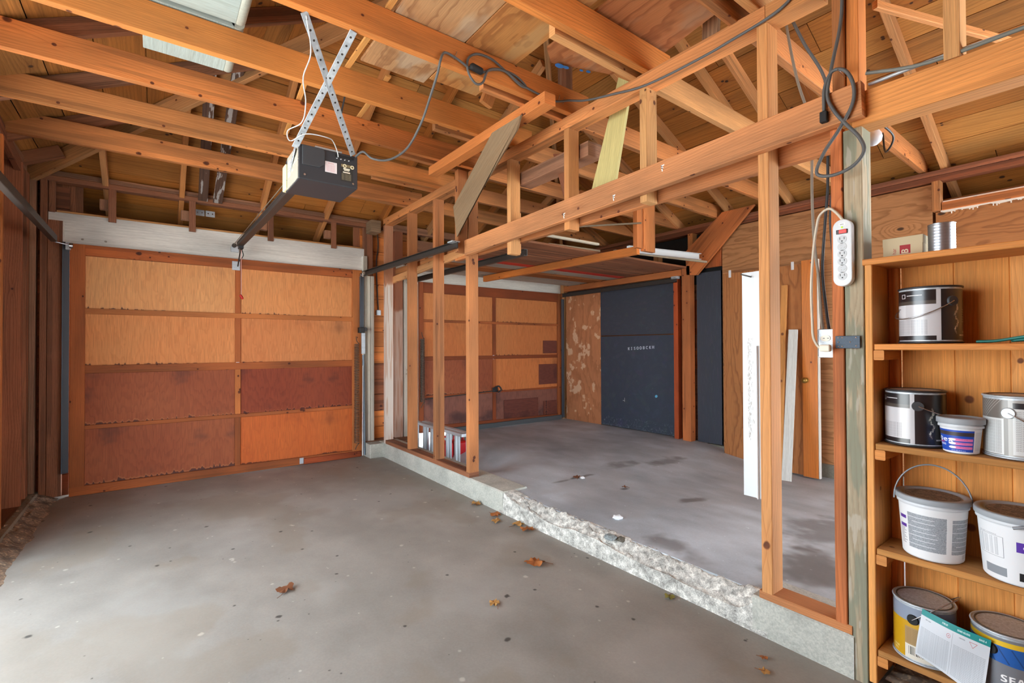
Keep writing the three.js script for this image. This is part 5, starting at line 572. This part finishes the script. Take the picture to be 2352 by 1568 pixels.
// ================================================================ THINGS IN THE FAR BAY
{
  const ld = thing('ladder', 'pale aluminium ladder lying on its side behind the partition studs', 'ladder'), am = mat(null, '#c9d2d8', 0.4, 0.45), z0 = -5.0, z1 = -3.92; for (const [x, o] of [[2.36, 0], [2.43, 0.1]]) { strut(ld, 'rail', [x, 0.362, z0 + o], [x, 0.362, z1 + o], 0.028, 0.055, am); strut(ld, 'rail', [x, 0.034, z0 + o], [x, 0.034, z1 + o], 0.028, 0.055, am); for (let z = z0 + o + 0.08; z < z1 + o; z += 0.17) put(ld, 'rung', bxg(x - 0.012, x + 0.012, 0.046, 0.35, z - 0.016, z + 0.016, 0.004), am); }
  const gas = (l, x, z, w, hw) => { const t = thing('fuel_can', l, 'fuel can', 'red fuel cans behind the ladder', [x, 0.013, z]), rm = mat(null, '#c0141c', 0.35); put(t, 'body', bxg(-0.1, 0.1, 0, 0.2, -w / 2, w / 2, 0.03), rm); t.scale.set(hw / 0.1, 0.82, 1); put(t, 'neck', new THREE.CylinderGeometry(0.025, 0.05, 0.06, 20).translate(-0.04, 0.215, 0), rm); put(t, 'handle', tube([[-0.07, 0.19, 0], [-0.06, 0.255, 0], [0.03, 0.262, 0], [0.075, 0.24, 0], [0.085, 0.19, 0]], 0.013, 30, 8), rm); put(t, 'cap', new THREE.CylinderGeometry(0.022, 0.022, 0.03, 16).translate(-0.04, 0.25, 0), DARK); return t; };
  gas('red plastic fuel can behind the ladder with its cap beside the wider can', 2.525, -4.6, 0.2, 0.062); gas('wider red plastic fuel can behind the ladder rungs', 2.69, -4.6, 0.22, 0.078);
  const hs = thing('metal_strip', 'long white folded metal strip hanging from a nail on the near stud', 'metal strip'); const hm = mat(canvasTex(128, 1024, (g, w, h) => { g.fillStyle = '#d3d8db'; g.fillRect(0, 0, w, h); const r = rng(12); for (let i = 0; i < 420; i++) { const y = 300 + r() * 460; g.fillStyle = `rgba(96,78,58,${r() * 0.5})`; g.fillRect(64 + r() * r() * 60 - r() * 16, y, 1 + r() * 5, 2 + r() * 14); } }), '#ffffff', 0.4); const fr = put(hs, 'face', new THREE.BoxGeometry(0.055, 1.0, 0.002), hm); fr.position.set(2.135, 1.03, -1.083); fr.rotation.y = -Math.PI / 2; put(hs, 'fold', bxg(2.135, 2.155, 0.53, 1.53, -1.056, -1.054), WHITEP); put(hs, 'fold', bxg(2.115, 2.135, 0.53, 1.2, -1.042, -1.04), WHITEP); put(hs, 'side_flange', bxg(2.13, 2.133, 0.53, 1.53, -1.054, -1.02), WHITEP); put(hs, 'nail', rod([2.05, 1.512, -1.07], [2.14, 1.508, -1.07], 0.003), STEEL);
  const dA1 = thing('door_slab', 'tan flush door slab leaning on the plywood wall behind the hanging strip', 'door slab'); lum(dA1, 'slab', 4.72, 4.755, 0.03, 1.945, -2.66, -1.905, mat(X.plyB, '#f6e2c6'), { grain: 'y' }); for (const z of [-2.58, -1.98]) put(dA1, 'hanger', bxg(4.71, 4.722, 1.9, 1.975, z - 0.012, z + 0.012, 0.004), WHITEP);
  const dB1 = thing('door_slab', 'narrow yellow varnished door with brass knob in the far bay', 'door slab'); lum(dB1, 'slab', 4.7, 4.735, 0.025, 1.97, -1.9, -1.775, mat(X.pine, '#e8b468', 0.5), { grain: 'y' }); lum(dB1, 'edge_strip', 4.699, 4.736, 0.025, 1.97, -1.774, -1.764, mat(X.white)); put(dB1, 'knob', new THREE.LatheGeometry([[0.0001, 0.05], [0.02, 0.046], [0.026, 0.034], [0.02, 0.02], [0.01, 0.014], [0.01, 0.004], [0.024, 0]].map((q) => new THREE.Vector2(...q)), 24).rotateZ(Math.PI / 2).translate(4.7, 0.89, -1.87), mat(null, '#a98a4a', 0.3, 0.85), 'brass knob');
  const wn = strut(scene, numbered('batten'), [4.32, 0.05, -1.88], [4.66, 1.345, -1.955], 0.075, 0.02, mat(X.white, '#dfe4e8', 0.5), { up: [0.3, 0, 1] }); wn.userData = { label: 'white grooved batten leaning against the tan door slab', category: 'batten' };
  const wl = strut(scene, numbered('batten'), [4.56, 0.05, -2.05], [4.68, 1.76, -2.035], 0.05, 0.02, mat(X.pine, '#f4dcc0'), { up: [0.1, 0, 1] }); wl.userData = { label: 'bare pine batten standing behind the near stud against the tan slab', category: 'batten' };
}
// ================================================================ LEAVES AND SCRAPS ON THE FLOOR
{
  const LM = [mat(null, '#a8642f', 0.85, 0, { side: THREE.DoubleSide }), mat(null, '#b98a4c', 0.85, 0, { side: THREE.DoubleSide }), mat(null, '#7a4a2c', 0.85, 0, { side: THREE.DoubleSide }), mat(null, '#8a8440', 0.85, 0, { side: THREE.DoubleSide })];
  function leaf(x, y, z, s, m, label, seed) {
    const t = thing('leaf', label, 'leaf', 'dry leaves on the floor', [x, y, z]), r = rng(seed), n = 26, pos = [0, 0.012 * s / 0.1, 0], idx = []; for (let i = 0; i < n; i++) { const a = i / n * 6.283, lobes = 0.62 + 0.38 * Math.abs(Math.cos(a * 2.5)) * (0.75 + r() * 0.4), q = s * 0.5 * lobes; pos.push(Math.cos(a) * q, 0.004 + Math.abs(Math.sin(a * 1.5 + seed)) * s * 0.22 * r(), Math.sin(a) * q * 0.8); idx.push(0, 1 + (i + 1) % n, 1 + i); }
    const g = new THREE.BufferGeometry(); g.setAttribute('position', new THREE.Float32BufferAttribute(pos, 3)); g.setIndex(idx); g.computeVertexNormals(); put(t, 'blade', g, m); put(t, 'stalk', tube([[0, 0.008, 0], [-s * 0.4, 0.006, s * 0.3], [-s * 0.7, 0.003, s * 0.35]], 0.0012, 10, 5), LM[2]); t.rotation.y = r() * 6; return t;
  }
  leaf(1.968, 0.002, -3.1, 0.1, LM[1], 'tan dry leaf against the kerb nearest the scab post', 1); leaf(1.955, 0.002, -2.82, 0.1, LM[0], 'orange dry leaf where the kerb begins to break', 2); leaf(1.887, 0.002, -2.71, 0.085, LM[1], 'pale curled leaf a hand away from the kerb', 3); leaf(1.965, 0.002, -2.57, 0.09, LM[1], 'flat tan leaf against the broken kerb', 4); leaf(1.96, 0.002, -2.46, 0.1, LM[0], 'brown leaf lying against the broken kerb beside the flat tan one', 5);
  leaf(1.686, 0.002, -2.054, 0.13, LM[0], 'large rusty brown curled leaf out on the open floor', 6); leaf(1.275, 0.002, -1.851, 0.065, LM[1], 'small tan leaf standing on edge on the open floor', 7); leaf(0.524, 0.002, -2.579, 0.1, LM[2], 'dark brown leaf alone in the middle of the floor', 8); leaf(1.97, 0.002, -1.39, 0.06, LM[3], 'small greenish leaf at the foot of the broken kerb', 9); leaf(1.876, 0.002, -0.904, 0.035, LM[0], 'tiny orange leaf with a white chip near the sill', 10); leaf(1.798, 0.002, -0.864, 0.045, LM[1], 'small pale leaf near the end of the kerb', 11); leaf(2.73, 0.145, -2.79, 0.08, LM[2], 'dark shrivelled leaf on the raised floor beside a paper scrap', 12); leaf(2.83, 0.143, -2.383, 0.05, LM[2], 'small dark leaf on the raised floor', 13);
  const sc = (l, x, y, z, s, m, c = 'scrap', nm = 'paper_scrap') => { const g = new THREE.IcosahedronGeometry(s, 1), q = g.attributes.position; for (let i = 0; i < q.count; i++) { const k = 0.7 + 0.6 * vn(q.getX(i) * 90 + x * 9, q.getZ(i) * 90 + q.getY(i) * 70); q.setXYZ(i, q.getX(i) * k, Math.max(0, q.getY(i) * k * 0.5 + s * 0.2), q.getZ(i) * k); } g.computeVertexNormals(); const m2 = solo(nm, g, m, l, c); m2.position.set(x, y, z); return m2; };
  sc('crumpled white paper scrap on the raised floor', 2.295, 0.139, -1.99, 0.03, mat(null, '#dfe2e4', 0.8)); sc('blue-grey stone chip on the broken kerb', 2.05, 0.125, -1.83, 0.035, mat(X.rubble, '#b9c6cf', 0.9), 'stone', 'stone_chip'); sc('small white paper scrap beside the shrivelled leaf', 2.77, 0.139, -2.77, 0.022, mat(null, '#dfe2e4', 0.8)); sc('grey concrete lump lying in the broken kerb', 2.09, 0.12, -1.78, 0.03, mat(X.rubble, '#8d8880', 0.95), 'stone', 'stone_chip');
}
renderer.render(scene, camera);
